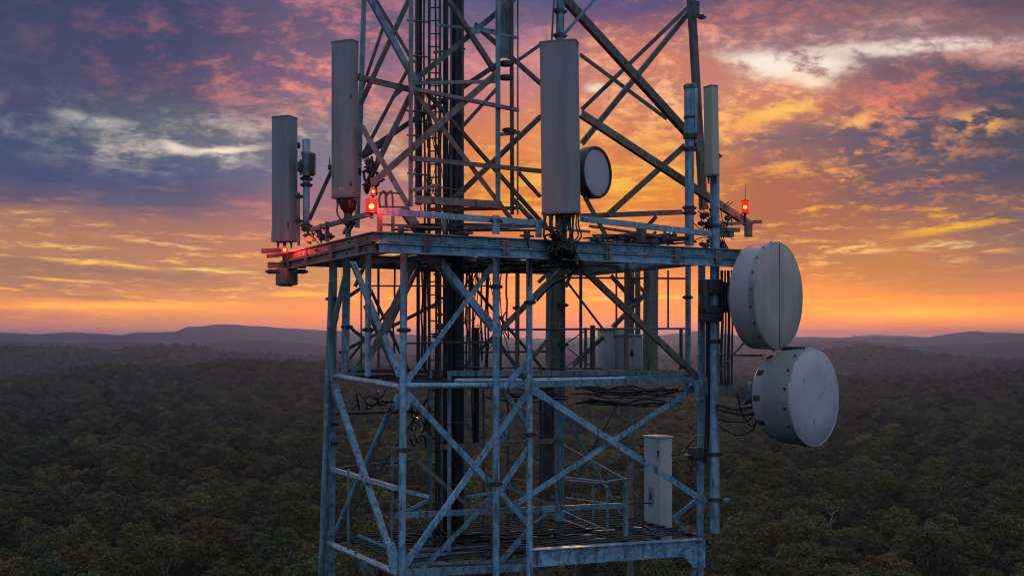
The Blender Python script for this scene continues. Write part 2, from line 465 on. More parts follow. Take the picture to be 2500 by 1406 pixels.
dia(1672, 356, 1485, 524, 15, B(UF + .3), 'worn'); dia(1460, -8, 1378, 84, 7, B(.5), 'teal'); dia(1428, 480, 1486, 588, 12, B(UF + .2), 'worn')
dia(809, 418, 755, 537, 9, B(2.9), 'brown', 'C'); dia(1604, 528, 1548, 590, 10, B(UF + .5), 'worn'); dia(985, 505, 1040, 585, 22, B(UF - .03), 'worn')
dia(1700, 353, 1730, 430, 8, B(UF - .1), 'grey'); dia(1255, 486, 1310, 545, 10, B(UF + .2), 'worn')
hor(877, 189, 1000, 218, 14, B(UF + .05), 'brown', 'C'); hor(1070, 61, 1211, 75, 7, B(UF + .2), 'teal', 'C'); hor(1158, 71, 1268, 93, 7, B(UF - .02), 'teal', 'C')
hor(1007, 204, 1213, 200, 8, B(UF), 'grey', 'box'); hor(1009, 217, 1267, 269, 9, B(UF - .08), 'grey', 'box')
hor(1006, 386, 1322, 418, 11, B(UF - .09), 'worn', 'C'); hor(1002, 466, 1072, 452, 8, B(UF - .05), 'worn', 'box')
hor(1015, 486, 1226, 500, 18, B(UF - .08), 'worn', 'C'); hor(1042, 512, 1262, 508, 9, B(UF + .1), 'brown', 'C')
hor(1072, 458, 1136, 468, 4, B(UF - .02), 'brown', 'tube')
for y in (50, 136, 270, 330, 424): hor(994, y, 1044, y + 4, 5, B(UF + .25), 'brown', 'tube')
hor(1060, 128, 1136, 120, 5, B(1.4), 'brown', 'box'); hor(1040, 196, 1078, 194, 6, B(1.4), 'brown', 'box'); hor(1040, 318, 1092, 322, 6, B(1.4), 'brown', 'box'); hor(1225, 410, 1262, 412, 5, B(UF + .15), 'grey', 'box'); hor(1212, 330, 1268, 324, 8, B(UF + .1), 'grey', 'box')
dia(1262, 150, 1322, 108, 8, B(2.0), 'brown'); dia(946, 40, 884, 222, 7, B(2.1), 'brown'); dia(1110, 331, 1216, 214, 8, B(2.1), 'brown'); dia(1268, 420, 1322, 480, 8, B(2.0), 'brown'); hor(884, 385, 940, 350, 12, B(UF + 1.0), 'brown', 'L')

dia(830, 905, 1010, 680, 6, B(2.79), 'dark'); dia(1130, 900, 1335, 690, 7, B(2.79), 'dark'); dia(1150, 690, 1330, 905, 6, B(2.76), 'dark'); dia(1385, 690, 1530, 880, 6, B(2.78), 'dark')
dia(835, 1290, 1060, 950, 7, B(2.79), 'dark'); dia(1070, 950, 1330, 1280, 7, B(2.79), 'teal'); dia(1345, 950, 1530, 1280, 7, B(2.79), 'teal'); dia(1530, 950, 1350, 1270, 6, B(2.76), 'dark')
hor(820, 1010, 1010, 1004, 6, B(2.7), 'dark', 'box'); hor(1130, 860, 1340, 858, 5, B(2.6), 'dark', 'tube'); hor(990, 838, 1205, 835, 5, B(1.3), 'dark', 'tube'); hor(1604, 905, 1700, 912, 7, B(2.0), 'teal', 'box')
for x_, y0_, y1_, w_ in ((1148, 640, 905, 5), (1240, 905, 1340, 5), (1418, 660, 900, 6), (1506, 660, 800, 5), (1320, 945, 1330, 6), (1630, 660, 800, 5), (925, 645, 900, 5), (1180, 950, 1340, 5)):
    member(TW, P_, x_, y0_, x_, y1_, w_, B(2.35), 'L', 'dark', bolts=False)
# gusset plates with bolt heads at the joints
def gusset(pts, pl, mat='steel', name='gusset_plate'):
    P = [at(x, y, pl) for x, y in pts]
    bm = bmesh.new()
    n = -V if pl[0] == 'b' else -U
    f0 = [bm.verts.new(p) for p in P]; f1 = [bm.verts.new(p - n * .012) for p in P]
    k = len(P)
    bm.faces.new(f0); bm.faces.new(f1[::-1])
    for i in range(k): bm.faces.new((f0[i], f1[i], f1[(i + 1) % k], f0[(i + 1) % k]))
    c = sum(P, Vector()) / k
    for p in P: bolt(bm, p * .62 + c * .38, n, .013, .011)
    return to_obj(name, bm, mat, TW)
gusset([(960, 976), (968, 962), (1000, 960), (1004, 985), (996, 1000), (968, 1000)], B(.44), 'steel')
gusset([(1690, 932), (1727, 918), (1729, 958), (1718, 976), (1700, 976)], B(.385), 'steel')
gusset([(800, 1296), (816, 1290), (818, 1320), (812, 1372), (800, 1368)], B(2.66), 'steel')
gusset([(948, 1335), (962, 1322), (975, 1362), (972, 1402), (950, 1396)], B(.33), 'steel')
gusset([(1010, 616), (1084, 616), (1078, 650), (1056, 652)], B(.425), 'dark')
gusset([(1380, 630), (1430, 634), (1420, 662), (1392, 660)], B(.425), 'dark')
gusset([(808, 930), (828, 935), (829, 968), (812, 978)], B(2.66), 'steel')
gusset([(996, 186), (1014, 190), (1014, 228), (1002, 232)], B(UF - .13), 'grey')
gusset([(1684, 0), (1708, 4), (1708, 44), (1690, 40)], B(UF - .08), 'dark')
gusset([(1694, 338), (1712, 330), (1730, 392), (1722, 420), (1706, 372)], B(UF - .18), 'worn')
gusset([(1203, 785), (1222, 785), (1224, 822), (1204, 822)], B(.255), 'steel')
gusset([(1282, 925), (1306, 925), (1308, 962), (1284, 964)], B(.25), 'teal')
gusset([(903, 436), (922, 428), (924, 448), (908, 458)], B(UF - .14), 'worn')
gusset([(1148, 68), (1168, 62), (1172, 82), (1154, 86)], B(UF - .12), 'teal')
gusset([(974, 212), (992, 216), (966, 238)], B(UF + .02), 'dark')
bm = bmesh.new(); P = [at(x, y, B(.9)) for x, y in ((942, 765), (953, 755), (952, 768), (945, 782))]
f0 = [bm.verts.new(p) for p in P]; f1 = [bm.verts.new(p + V * .02) for p in P]
bm.faces.new(f0); bm.faces.new(f1[::-1]); [bm.faces.new((f0[i], f1[i], f1[(i + 1) % 4], f0[(i + 1) % 4])) for i in range(4)]
to_obj('marker_plate', bm, 'redtag', TW)['label'] = 'small red marker plate on a brown brace'

# clamps round posts
for x, y, pl, w in ((1211, 700, B(.33), 17), (1294, 738, B(.31), 14), (986, 806, B(.40), 18), (986, 1098, B(.40), 18), (1679, 726, B(1.6), 14), (1263, 752, B(2.2), 9), (899, 805, B(1.2), 15), (811, 1082, B(2.78), 18), (811, 1036, B(2.78), 18),
                    (1371, 745, B(2.44), 22), (1371, 842, B(2.44), 22), (847, 798, B(2.5), 15), (1243, 319, B(UF + .1), 20), (1235, 156, B(UF + .05), 24), (1235, 190, B(UF + .05), 22), (1367, 28, B(.30), 20), (1367, 88, B(.30), 20),
                    (1294, 1060, B(.31), 14), (1211, 1180, B(.33), 17), (811, 730, B(2.78), 18), (1211, 540, B(.05), 16), (1712, 42, B(UF), 10)):
    p = at(x, y, pl); clamp(TW, p, UP, w * p.y / F / 2)

# ------------------------------------------------------------------ upper platform
PF = thing('antenna_platform', T(2.5, 1.8, .95), 'square steel antenna platform of doubled beams round the tower', 'platform')
ZB, ZM, ZT = .962, 1.076, 1.196
def pbeam(a0, b0, a1, b1, z0, z1, n, mat, name='beam'):
    p0, p1 = T(a0, b0, (z0 + z1) / 2), T(a1, b1, (z0 + z1) / 2)
    bm = bmesh.new(); ax, s, nn = extrude_profile(bm, p0, p1, prof('I', z1 - z0), n)
    L = (p1 - p0).length
    k = .25
    while k < L:
        bolt(bm, p0 + ax * k - nn * .018, nn, .011, .012); k += .62
    return to_obj(name, bm, mat, PF)
pbeam(.02, 0, 5.16, 0, ZM + .010, ZT, -V, 'teal'); pbeam(.06, -.012, 5.08, -.012, ZB, ZM, -V, 'steel')
pbeam(0, .02, 0, 3.62, ZM + .010, ZT, -U, 'worn'); pbeam(-.012, .06, -.012, 3.55, ZB, ZM, -U, 'worn')
pbeam(.0, 3.56, 5.12, 3.56, ZM + .003, ZT, V, 'worn'); pbeam(.0, 3.55, 5.1, 3.55, 1.03, 1.085, V, 'worn')
pbeam(5.06, .06, 5.06, 3.54, ZM + .003, ZT - .01, U, 'steel'); pbeam(5.05, .08, 5.05, 3.5, 1.03, 1.085, U, 'worn')
pbeam(.05, 2.7, 5.0, 2.7, 1.06, 1.15, -V, 'worn')
for a in (.75, 1.6, 2.5, 3.4, 4.3): pbeam(a, .06, a, 3.5, ZM + .015, ZM + .085, U, 'dark', 'joist')
for a in (.62, 1.62, 3.05, 4.1, 4.75):
    bm = bmesh.new(); box(bm, T(a, -.026, (ZB + ZT) / 2), U * .045, V * .006, UP * .09)
    for dz_ in (-.065, -.03, .03, .065): bolt(bm, T(a, -.032, (ZB + ZT) / 2 + dz_), -V, .011, .012)
    to_obj('splice_plate', bm, 'worn' if a > 1 else 'dark', PF)
for b in (.5, 1.4, 2.4, 3.2):
    bm = bmesh.new(); box(bm, T(-.026, b, (ZB + ZT) / 2), V * .05, U * .006, UP * .085); to_obj('splice_plate', bm, 'dark', PF)
for a, h in ((.3, .07), (1.1, .05), (1.9, .09), (2.9, .06), (3.7, .08), (4.55, .06)):
    bm = bmesh.new(); box(bm, T(a, -.02, ZT + h / 2), U * .03, V * .03, UP * h / 2, .005); cyl(bm, T(a - .09, -.02, ZT + .03), T(a + .09, -.02, ZT + .03), .014, seg=8); to_obj('rail_clamp', bm, 'iron', PF)
# floor grating: bearing bars with open strips
bm = bmesh.new()
b = .12
rg = random.Random(2)
while b < 3.45:
    if b < .62 or 1.2 < b < 1.75 or b > 3.0:
        if rg.random() > .2: box(bm, T(2.52, b, ZT - .03), U * 2.45, V * .005, UP * .012)
    b += .06
for a in range(12): box(bm, T(.2 + a * .42, 1.78, ZT - .032), U * .006, V * 1.66, UP * .018)
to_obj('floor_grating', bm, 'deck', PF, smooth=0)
# guard rails
def prail(x0, y0, x1, y1, w, pl, mat='steel', kind='C', pl1=None, name='guard_rail'): member(PF, name, x0, y0, x1, y1, w, pl, kind, mat, pl1, hint=None)
prail(922, 515, 1332, 545, 15, B(.04), 'steel'); prail(1416, 533, 1738, 571, 14, B(.04), 'steel')
prail(760, 561, 897, 524, 10, A(.06), 'worn', 'box'); prail(1420, 528, 1664, 518, 12, B(1.2), 'worn', 'box')
prail(1230, 545, 1440, 566, 6, B(.3), 'teal', 'box'); prail(1132, 556, 1322, 552, 9, B(.25), 'teal', 'box'); prail(1440, 552, 1700, 590, 6, B(.5), 'worn', 'box'); prail(925, 548, 1080, 556, 5, B(.35), 'worn', 'box')
def stan(x, y0, y1, w, pl, mat='steel', kind='C'): member(PF, 'stanchion', x, y0, x, y1, w, pl, kind, mat, bolts=False)
stan(1211, 526, 572, 16, B(.02)); stan(800, 541, 590, 9, A(.03), 'worn'); stan(1316, 540, 580, 14, B(.02)); stan(930, 520, 566, 12, B(.03), 'worn'); stan(1566, 556, 594, 18, B(.3), 'worn', 'box')
stan(1622, 560, 596, 5, B(.3), 'worn', 'box'); stan(1086, 530, 566, 10, B(.5), 'worn'); stan(960, 528, 566, 8, B(.5), 'worn')
for x0, y0, x1, y1 in ((838, 570, 851, 548), (850, 568, 868, 540), (1580, 592, 1600, 566), (1628, 598, 1645, 568)):
    member(PF, 'knee_brace', x0, y0, x1, y1, 6, B(.9) if x0 > 1000 else A(.1), 'box', 'worn', bolts=False)
# small hooped step rail by the red lamp
bm = bmesh.new()
for x in (928, 945): sweep(bm, [at(x, 508, B(.6)), at(x - 2, 485, B(.6)), at(x + 4, 471, B(.6)), at(x + 12, 470, B(.6)), at(x + 14, 508, B(.6))], .012)
sweep(bm, [at(925, 471, B(.6)), at(978, 472, B(.6))], .011); sweep(bm, [at(925, 505, B(.6)), at(985, 506, B(.6))], .011)
to_obj('step_hoop', bm, 'dark', PF)
# outrigger brackets at the far left corner, end box below
for x0, y0, x1, y1, w in ((640, 613, 698, 611, 11), (652, 626, 690, 622, 9), (656, 647, 746, 648, 14)):
    member(PF, 'outrigger', x0, y0, x1, y1, w, B(3.45), 'box', 'worn', bolts=False)
bm = bmesh.new(); c = at(700, 676, B(3.3)); k = c.y / F
box(bm, c, U * 22 * k, V * .12, UP * 20 * k, .012)
for dx in (-14, -4, 8): box(bm, c + U * dx * k - UP * 21 * k, U * 4 * k, V * .05, UP * 2 * k)
to_obj('end_box', bm, 'worn', PF)
for x in (664, 736):
    bm = bmesh.new(); c = at(x, 663, B(3.3)); box(bm, c, U * .05, V * .05, UP * .03, .008); cyl(bm, c - U * .09, c + U * .09, .018, seg=8)
    to_obj('end_box_latch', bm, 'iron', PF)
# outrigger carrying the red beacon on the right
member(PF, 'outrigger', 1762, 548, 1858, 541, 8, B(.52), 'box', 'worn', bolts=False)
bm = bmesh.new(); c = at(1827, 563, B(.52)); k = c.y / F; cyl(bm, c - UP * 15 * k, c + UP * 15 * k, 10 * k, seg=16); to_obj('outrigger_socket', bm, 'worn', PF)
member(PF, 'outrigger', 1752, 560, 1803, 562, 10, B(.3), 'box', 'worn', bolts=False); member(PF, 'outrigger', 1752, 572, 1790, 573, 12, B(.3), 'box', 'worn', bolts=False)

# ------------------------------------------------------------------ middle and lower decks
def deck(name, z, a0, a1, b0, b1, label, pitch, mat):
    r = thing(name, T((a0 + a1) / 2, (b0 + b1) / 2, z), label, 'deck')
    bm = bmesh.new(); b = b0; rg = random.Random(int(z * 100))
    while b < b1:
        if rg.random() > .1: box(bm, T((a0 + a1) / 2, b, z + rg.uniform(-.006, .006)), U * (a1 - a0) / 2, V * pitch * .12, UP * .006)
        b += pitch
    n = int((a1 - a0) / .5)
    for i in range(n + 1): box(bm, T(a0 + (a1 - a0) * i / n, (b0 + b1) / 2, z - .03), U * .02, V * (b1 - b0) / 2, UP * .018)
    to_obj('grating', bm, mat, r, smooth=0)
    return r
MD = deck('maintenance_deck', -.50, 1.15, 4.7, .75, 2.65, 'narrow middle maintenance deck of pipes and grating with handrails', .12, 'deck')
def md(name, x0, y0, x1, y1, w, pl, kind='box', mat='steel', **kw): return member(MD, name, x0, y0, x1, y1, w, pl, kind, mat, bolts=kw.pop('bolts', False), **kw)
md('beam', 1100, 911, 1705, 913, 13, B(1.5), 'C', 'teal'); md('beam', 850, 905, 1110, 908, 9, B(2.6), 'C', 'dark')
md('pipe', 1112, 929, 1302, 928, 11, B(.62), 'tube', 'bright'); md('pipe', 1300, 930, 1522, 926, 15, B(.58), 'tube', 'bright'); md('beam', 1512, 924, 1716, 920, 14, B(.6), 'C', 'teal')
md('handrail', 1221, 805, 1452, 803, 5, B(1.9), 'tube', 'dark'); md('handrail', 1440, 803, 1672, 802, 5, B(1.9), 'tube', 'worn'); md('mid_rail', 1090, 897, 1470, 900, 4, B(1.8), 'tube', 'dark')
for x, y0, w in ((1430, 800, 5), (1446, 794, 9), (1664, 800, 6), (1222, 806, 5), (1155, 800, 8), (1168, 812, 6)):
    md('rail_post', x, y0, x, 903, w, B(1.92), 'box', 'dark')
for x0, y0, x1, y1 in ((1383, 838, 1430, 806), (1385, 850, 1444, 896), (1382, 897, 1448, 842)): md('rail_stay', x0, y0, x1, y1, 3, B(1.95), 'tube', 'dark')

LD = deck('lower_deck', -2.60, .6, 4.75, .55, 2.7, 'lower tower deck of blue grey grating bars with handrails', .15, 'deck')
def ld(name, x0, y0, x1, y1, w, pl, kind='box', mat='steel', **kw): return member(LD, name, x0, y0, x1, y1, w, pl, kind, mat, bolts=kw.pop('bolts', False), **kw)
ld('edge_beam', 1300, 1362, 1717, 1334, 40, B(.38), 'I', 'steel'); ld('edge_beam', 985, 1360, 1290, 1347, 11, B(.7), 'C', 'teal'); ld('edge_beam', 985, 1376, 1292, 1368, 9, B(.55), 'C', 'teal')
ld('edge_beam', 860, 1324, 1005, 1293, 10, B(2.6), 'C', 'dark'); ld('edge_beam', 876, 1306, 968, 1345, 7, B(1.5), 'C', 'steel')
ld('handrail', 957, 1097, 1380, 1075, 11, B(1.5), 'C', 'worn'); ld('handrail', 964, 1258, 1527, 1233, 13, B(.75), 'C', 'teal')
ld('handrail', 990, 1249, 1046, 1221, 7, B(1.2), 'box', 'teal'); ld('handrail', 1134, 1214, 1204, 1202, 6, B(1.6), 'box', 'teal')
for x, y0, y1, w in ((956, 1096, 1332, 5), (851, 1145, 1342, 4)): ld('rail_post', x, y0, x, y1, w, B(1.6), 'box', 'teal')
for x, y0, y1, w, b in ((1527, 1167, 1328, 9, .8), (1484, 1186, 1318, 5, 1.4), (1448, 1170, 1312, 4, 1.9), (1370, 1076, 1200, 7, 2.1)): ld('rail_post', x, y0, x, y1, w, B(b), 'box', 'teal')
for x0, y0, x1, y1 in ((1376, 1086, 1525, 1168), (1380, 1164, 1486, 1176), (1380, 1171, 1463, 1178), (1463, 1178, 1525, 1168), (1380, 1214, 1480, 1228), (1372, 1246, 1486, 1296), (1375, 1268, 1428, 1287)):
    ld('rail_bar', x0, y0, x1, y1, 4, B(1.3), 'tube', 'bright')
for x0, y0, x1, y1, w, b in ((1000, 1342, 1290, 1330, 6, 1.1), (1130, 1318, 1480, 1306, 5, 2.0), (1305, 1325, 1560, 1312, 6, 1.5), (1390, 1300, 1500, 1294, 5, 2.5), (1000, 1322, 1200, 1312, 5, 1.8), (1310, 1338, 1640, 1320, 5, .9), (880, 1318, 1010, 1304, 4, 2.3)):
    ld('deck_bar', x0, y0, x1, y1, w, B(b), 'box', 'teal')
# corner gusset at the right end
P = [at(x, y, B(.34)) for x, y in ((1664, 1350), (1722, 1316), (1722, 1384), (1692, 1384))]
bm = bmesh.new(); f0 = [bm.verts.new(p) for p in P]; f1 = [bm.verts.new(p + V * .014) for p in P]
bm.faces.new(f0); bm.faces.new(f1[::-1]); [bm.faces.new((f0[i], f1[i], f1[(i + 1) % 4], f0[(i + 1) % 4])) for i in range(4)]
for x, y in ((1694, 1325), (1709, 1324), (1693, 1343), (1709, 1347), (1694, 1365), (1708, 1372)): bolt(bm, at(x, y, B(.337)), -V, .018, .014)
to_obj('corner_gusset', bm, 'steel', LD)
bm = bmesh.new(); P = [at(x, y, B(.5)) for x, y in ((1310, 1384), (1372, 1378), (1318, 1404))]
f0 = [bm.verts.new(p) for p in P]; f1 = [bm.verts.new(p + V * .014) for p in P]
bm.faces.new(f0); bm.faces.new(f1[::-1]); [bm.faces.new((f0[i], f1[i], f1[(i + 1) % 3], f0[(i + 1) % 3])) for i in range(3)]
to_obj('bracket_plate', bm, 'worn', LD)
# ------------------------------------------------------------------ antennas, dishes, lamps, cabinets, cables
def panel(top, bot, pl, wpx, dpx, yaw, label, mat='radome', foot=True, brackets=(.18, .8), tail=None, bulge=.25, back=.16):
    """sector antenna: top / bot = photo points of the front face's middle; wpx, dpx in photo pixels (true width and depth)"""
    p1, p0 = at(*top, pl), at(*bot, pl)
    k = (p0.y + p1.y) / 2 / F
    w, d = wpx * k, dpx * k
    ax = (p1 - p0).normalized()
    n = Vector((math.sin(yaw), -math.cos(yaw), 0)); n = (n - ax * n.dot(ax)).normalized()
    s = ax.cross(n).normalized()
    root = thing('panel_antenna', p0, label, 'antenna', 'panel antennas on the tower')
    def section(sc):
        P = []
        h = w / 2 * sc; r = min(d, w) * .06
        def arc(cx, cy, a0, a1):
            for i in range(5):
                a = a0 + (a1 - a0) * i / 4; P.append((cx + r * math.cos(a), cy + r * math.sin(a)))
        arc(h - r, -r, 0, math.pi / 2)
        for i in range(1, 8):
            u = i / 8; x = (h - r) * (1 - 2 * u); P.append((x, bulge * d * .35 * (1 - (x / h) ** 2)))
        arc(-h + r, -r, math.pi / 2, math.pi)
        arc(-h + r, -d + r, math.pi, 1.5 * math.pi); arc(h - r, -d + r, 1.5 * math.pi, 2 * math.pi)
        return P
    def slab(name, a, b, sc, m):
        bm = bmesh.new(); P = section(sc)
        q0 = [bm.verts.new(a + s * x + n * (y + (sc - 1) * .1)) for x, y in P]; q1 = [bm.verts.new(b + s * x + n * (y + (sc - 1) * .1)) for x, y in P]
        for i in range(len(P)): bm.faces.new((q0[i], q0[(i + 1) % len(P)], q1[(i + 1) % len(P)], q1[i]))
        f0 = bm.faces.new(q0[::-1]); f1 = bm.faces.new(q1)
        return to_obj(name, bm, m, root)
    rado = slab('radome', p0, p1, 1.0, mat)
    slab('end_cap', p1 - ax * .012, p1 + ax * .012, 1.03, 'radome_cap')
    lowcap = slab('end_cap', p0 - ax * .014, p0 + ax * .012, 1.025, 'radome_cap')
    if tail:
        slab('base_skirt', p0 - ax * .004, p0 + ax * tail * k, 1.045, mat)
    for f in brackets:
        c = p0 + (p1 - p0) * f - n * (d + back / 2)
        bm = bmesh.new(); box(bm, c, s * min(.05, w * .3), n * (back / 2 + .004), ax * .022, .004); box(bm, c - n * back * .4, s * .085, n * .012, ax * .04, .004)
        for sg in (-1, 1): cyl(bm, c - n * back * .7 + s * sg * .07, c + n * back * .3 + s * sg * .07, .007, seg=6)
        to_obj('tilt_bracket', bm, 'iron', root)
    for i in range(4):
        c = p0 + s * w * (-.3 + .2 * i) - n * d * (.35 + .3 * (i % 2))
        bm = bmesh.new(); cyl(bm, c - ax * .014, c - ax * .06, .017, seg=10); cyl(bm, c - ax * .06, c - ax * .10, .012, seg=8)
        to_obj('connector', bm, 'iron', lowcap)
    return rado, p0, p1, s, n, ax, w, d

PA0 = panel((684, 285), (684, 587), A(-.02), 50, 40, R(-21), 'small grey panel antenna at the far corner of the platform beside the pole radio', tail=22, bulge=.05)
PA1 = panel((834, 101), (834, 480), A(-.06), 60, 30, R(-24), 'tall grey panel antenna over the left platform beam, second from the left', bulge=.12)
PA2 = panel((1361, 101), (1366, 519), B(-.10), 90, 42, R(-14), 'largest grey panel antenna above the long front platform beam', bulge=.3)
PA3 = panel((1727, 212), (1730, 428), B(.1), 30, 22, R(-58), 'narrow panel antenna seen edge on beside the round antenna at the right', 'cream', brackets=(), bulge=.1)
# little fittings on panel faces
def badge(pa, fx, fz, sx, sz, mat='plasticdark'):
    root, p0, p1, s, n, ax, w, d = pa
    c = p0 + (p1 - p0) * fz + s * w * fx + n * .002
    bm = bmesh.new(); box(bm, c, s * sx, n * .004, ax * sz, .001); to_obj('badge', bm, mat, root)
badge(PA2, .0, .045, .05, .022, 'cream'); badge(PA2, -.36, .5, .004, .9, 'radome_cap'); badge(PA2, .40, .5, .003, .9, 'radome_cap'); badge(PA1, -.40, .5, .003, .8, 'radome_cap'); badge(PA1, .0, .05, .04, .018, 'cream'); badge(PA1, .44, .64, .011, .022); badge(PA1, .44, .08, .014, .03); badge(PA0, .46, .12, .012, .05)

# steel mounting poles
def pole(x0, y0, x1, y1, w, pl, label, clamps=(), mat='steel', cap=True, name='mounting_pole', w0=None):
    p0, p1 = at(x1, y1, pl), at(x0, y0, pl)
    r = thing(name, p0, label, 'pole')
    bm = bmesh.new(); rr = w * p0.y / F / 2; cyl(bm, p0, p1, rr, seg=24); to_obj('tube', bm, mat, r)
    for y in clamps:
        f = (y - y1) / (y0 - y1); c = p0 + (p1 - p0) * f
        clamp(r, c, p1 - p0, rr, 'clamp', 'iron')
    return r, p0, p1, rr
pole(1745, 376, 1745, 1300, 23, B(.22), 'stout long grey pipe on the right carrying the two large round dishes', (381, 552, 690, 770, 833, 1108, 1218))
pole(1683, 330, 1683, 600, 22, B(.35), 'grey pole under the round topped antenna at the right platform end', (365, 508, 520), 'steel')
pole(748, 430, 748, 548, 17, A(.35), 'grey pole standing behind the small corner panel antenna', (437, 452), 'steel')
pole(729, 470, 729, 600, 7, A(.1), 'thin bracket pole right behind the small corner panel', (480, 540), 'worn')
pole(1377, 512, 1377, 600, 15, B(.1), 'short dark pole under the largest panel antenna', (), 'dark')
pole(850, 470, 850, 580, 14, A(.12), 'worn pole under the tall panel antenna over the left beam', (500,), 'worn')
# thin stub on the long pipe
bm = bmesh.new(); c = at(1766, 1221, B(.2)); cyl(bm, c, c + U * .09, .02, seg=10); box(bm, c + U * .06, U * .04, V * .016, UP * .026, .004)
o = to_obj('pipe_stub', bm, 'steel'); o.data.transform(Matrix.Translation(-c)); o.location = c; tag(o, 'short square stub clamped low on the long right pipe', 'bracket')

# round topped omni antenna
p0, p1 = at(1685, 330, B(.33)), at(1685, 212, B(.33)); k = p0.y / F
r = thing('omni_antenna', p0, 'thick cylindrical grey antenna with a lipped cap at the right end', 'antenna')
bm = bmesh.new(); cyl(bm, p0, p1, 14.5 * k, seg=28); to_obj('radome', bm, 'steel', r)
bm = bmesh.new(); lathe(bm, p1, UP, [(-.03, 16.5 * k), (.012, 16.5 * k), (.03, 13 * k), (.036, .02)], 28); to_obj('cap', bm, 'worn', r)
bm = bmesh.new(); cyl(bm, p0 + UP * .21, p0 + UP * .24, 16 * k, seg=24); to_obj('band', bm, 'iron', r)
bm = bmesh.new(); cyl(bm, p0 - UP * .05, p0 + UP * .01, 17 * k, seg=24); to_obj('base_collar', bm, 'iron', r)
bm = bmesh.new(); c = at(1697, 272, B(.27)); box(bm, c, U * .022, V * .03, UP * .30, .006); to_obj('cable_cover', bm, 'bright', r)

# remote radio on the far pole
p0, p1 = at(749, 430, A(.33)), at(748, 341, A(.33)); k = p0.y / F
r = thing('pole_radio', p0, 'slim cylindrical antenna with a strapped radio body behind the corner panel', 'antenna')
bm = bmesh.new(); cyl(bm, p0 + (p1 - p0) * .55, p1, 9.5 * k, seg=22); to_obj('radome', bm, 'bright', r)
bm = bmesh.new(); lathe(bm, p0 + UP * .0, UP, [(0, 10 * k), (.03, 12 * k), (.27, 12 * k), (.29, 13.5 * k), (.33, 13.5 * k), (.34, 10 * k)], 22); to_obj('body', bm, 'steel', r)
bm = bmesh.new(); c = p0 + Vector((15 * k, -.02, 27 * k)); box(bm, c, Vector((5 * k, 0, 0)), Vector((0, .07, 0)), UP * 27 * k, .008)
for i in range(9): box(bm, c + UP * (i - 4) * 6 * k + Vector((5 * k, 0, 0)), Vector((1.5 * k, 0, 0)), Vector((0, .06, 0)), UP * 1 * k)
to_obj('heat_sink', bm, 'plasticdark', r)
bm = bmesh.new(); c = p0 + Vector((-15 * k, 0, 22 * k)); box(bm, c, Vector((6 * k, 0, 0)), Vector((0, .05, 0)), UP * 12 * k, .006); cyl(bm, c - UP * 20 * k, c + UP * 18 * k, 2.5 * k, seg=8); to_obj('bracket', bm, 'iron', r)

# thin whips
def whip(x, y0, y1, pl, rad, label):
    p0, p1 = at(x, y1, pl), at(x, y0, pl)
    bm = bmesh.new(); cyl(bm, p0, p1, rad, rad * .5, 8); cyl(bm, p0 - UP * .02, p0 + UP * .04, rad * 2.2, seg=8)
    o = to_obj('whip_antenna', bm, 'plasticdark'); o.data.transform(Matrix.Translation(-p0)); o.location = p0
    tag(o, label, 'antenna')
whip(805, 384, 411, A(-.02), .010, 'short black rod at the edge of the tall left panel')
whip(1820, 450, 494, B(.5), .0045, 'hair thin whip rising from the red beacon cap')

# ------------------------------------------------------------------ microwave dishes
def view_dir(c): return Vector((c.x, c.y, 0)).normalized()
def dish_axis(c, ang, up=0.0):
    b = -view_dir(c); p = Vector((-b.y, b.x, 0))
    if p.x < 0: p = -p
    n = b * math.cos(ang) + p * math.sin(ang) + UP * up
    return n.normalized()

# upper dish
c = at(1902, 723, D(14.25)); k = c.y / F; rad = 130 * k; n = dish_axis(c, R(63.5))
r = thing('microwave_dish', c - n * .75, 'upper large round dish with a grey seamed face at the right', 'dish')
bm = bmesh.new(); lathe(bm, c, n, [(-.004, rad * .992), (.004, rad * .985), (.010, rad * .5), (.012, .001)], 72, False, False); ra = to_obj('radome', bm, 'dish_face', r, 60)
bm = bmesh.new(); a = n.cross(UP).normalized(); box(bm, c + n * .012 + a * rad * .01, a * .0045, n * .003, UP * rad * .97); to_obj('seam', bm, 'plasticdark', ra)
bm = bmesh.new(); lathe(bm, c, n, [(-.075, rad * 1.008), (-.07, rad * 1.014), (-.012, rad * 1.014), (-.006, rad * 1.008), (.0045, rad * .995), (-.006, rad * .985)], 72, False, False); rb = to_obj('rim_band', bm, 'rim', r)
bm = bmesh.new(); lathe(bm, c, n, [(-.355, rad * .97), (-.345, rad * .99), (-.28, rad * .995), (-.276, rad * .988), (-.268, rad * .988), (-.264, rad * .996), (-.074, rad * .998)], 72, False, False); to_obj('shroud', bm, 'dish_body', r)
bm = bmesh.new(); lathe(bm, c, n, [(-.62, rad * .20), (-.60, rad * .34), (-.50, rad * .60), (-.42, rad * .84), (-.352, rad * .972)], 72, True, False); to_obj('reflector_back', bm, 'dish_body', r)
bm = bmesh.new(); lathe(bm, c, n, [(-.56, rad * .52), (-.50, rad * .56), (-.44, rad * .56), (-.42, rad * .50)], 40); to_obj('back_ring', bm, 'worn', r)
bm = bmesh.new(); lathe(bm, c, n, [(-.86, rad * .16), (-.84, rad * .24), (-.72, rad * .26), (-.70, rad * .34), (-.60, rad * .36)], 32); to_obj('hub', bm, 'iron', r)
for i in range(20):
    ang = i * math.pi / 10 + .1; b_ = a.cross(n)
    bm = bmesh.new(); q = c - n * .04 + (a * math.cos(ang) + b_ * math.sin(ang)) * rad * 1.012; bolt(bm, q, (q - c + n * .04), .014, .014); to_obj('rim_bolt', bm, 'iron', rb)
pc = at(1745, 720, B(.22))
bm = bmesh.new(); e = c - n * .80
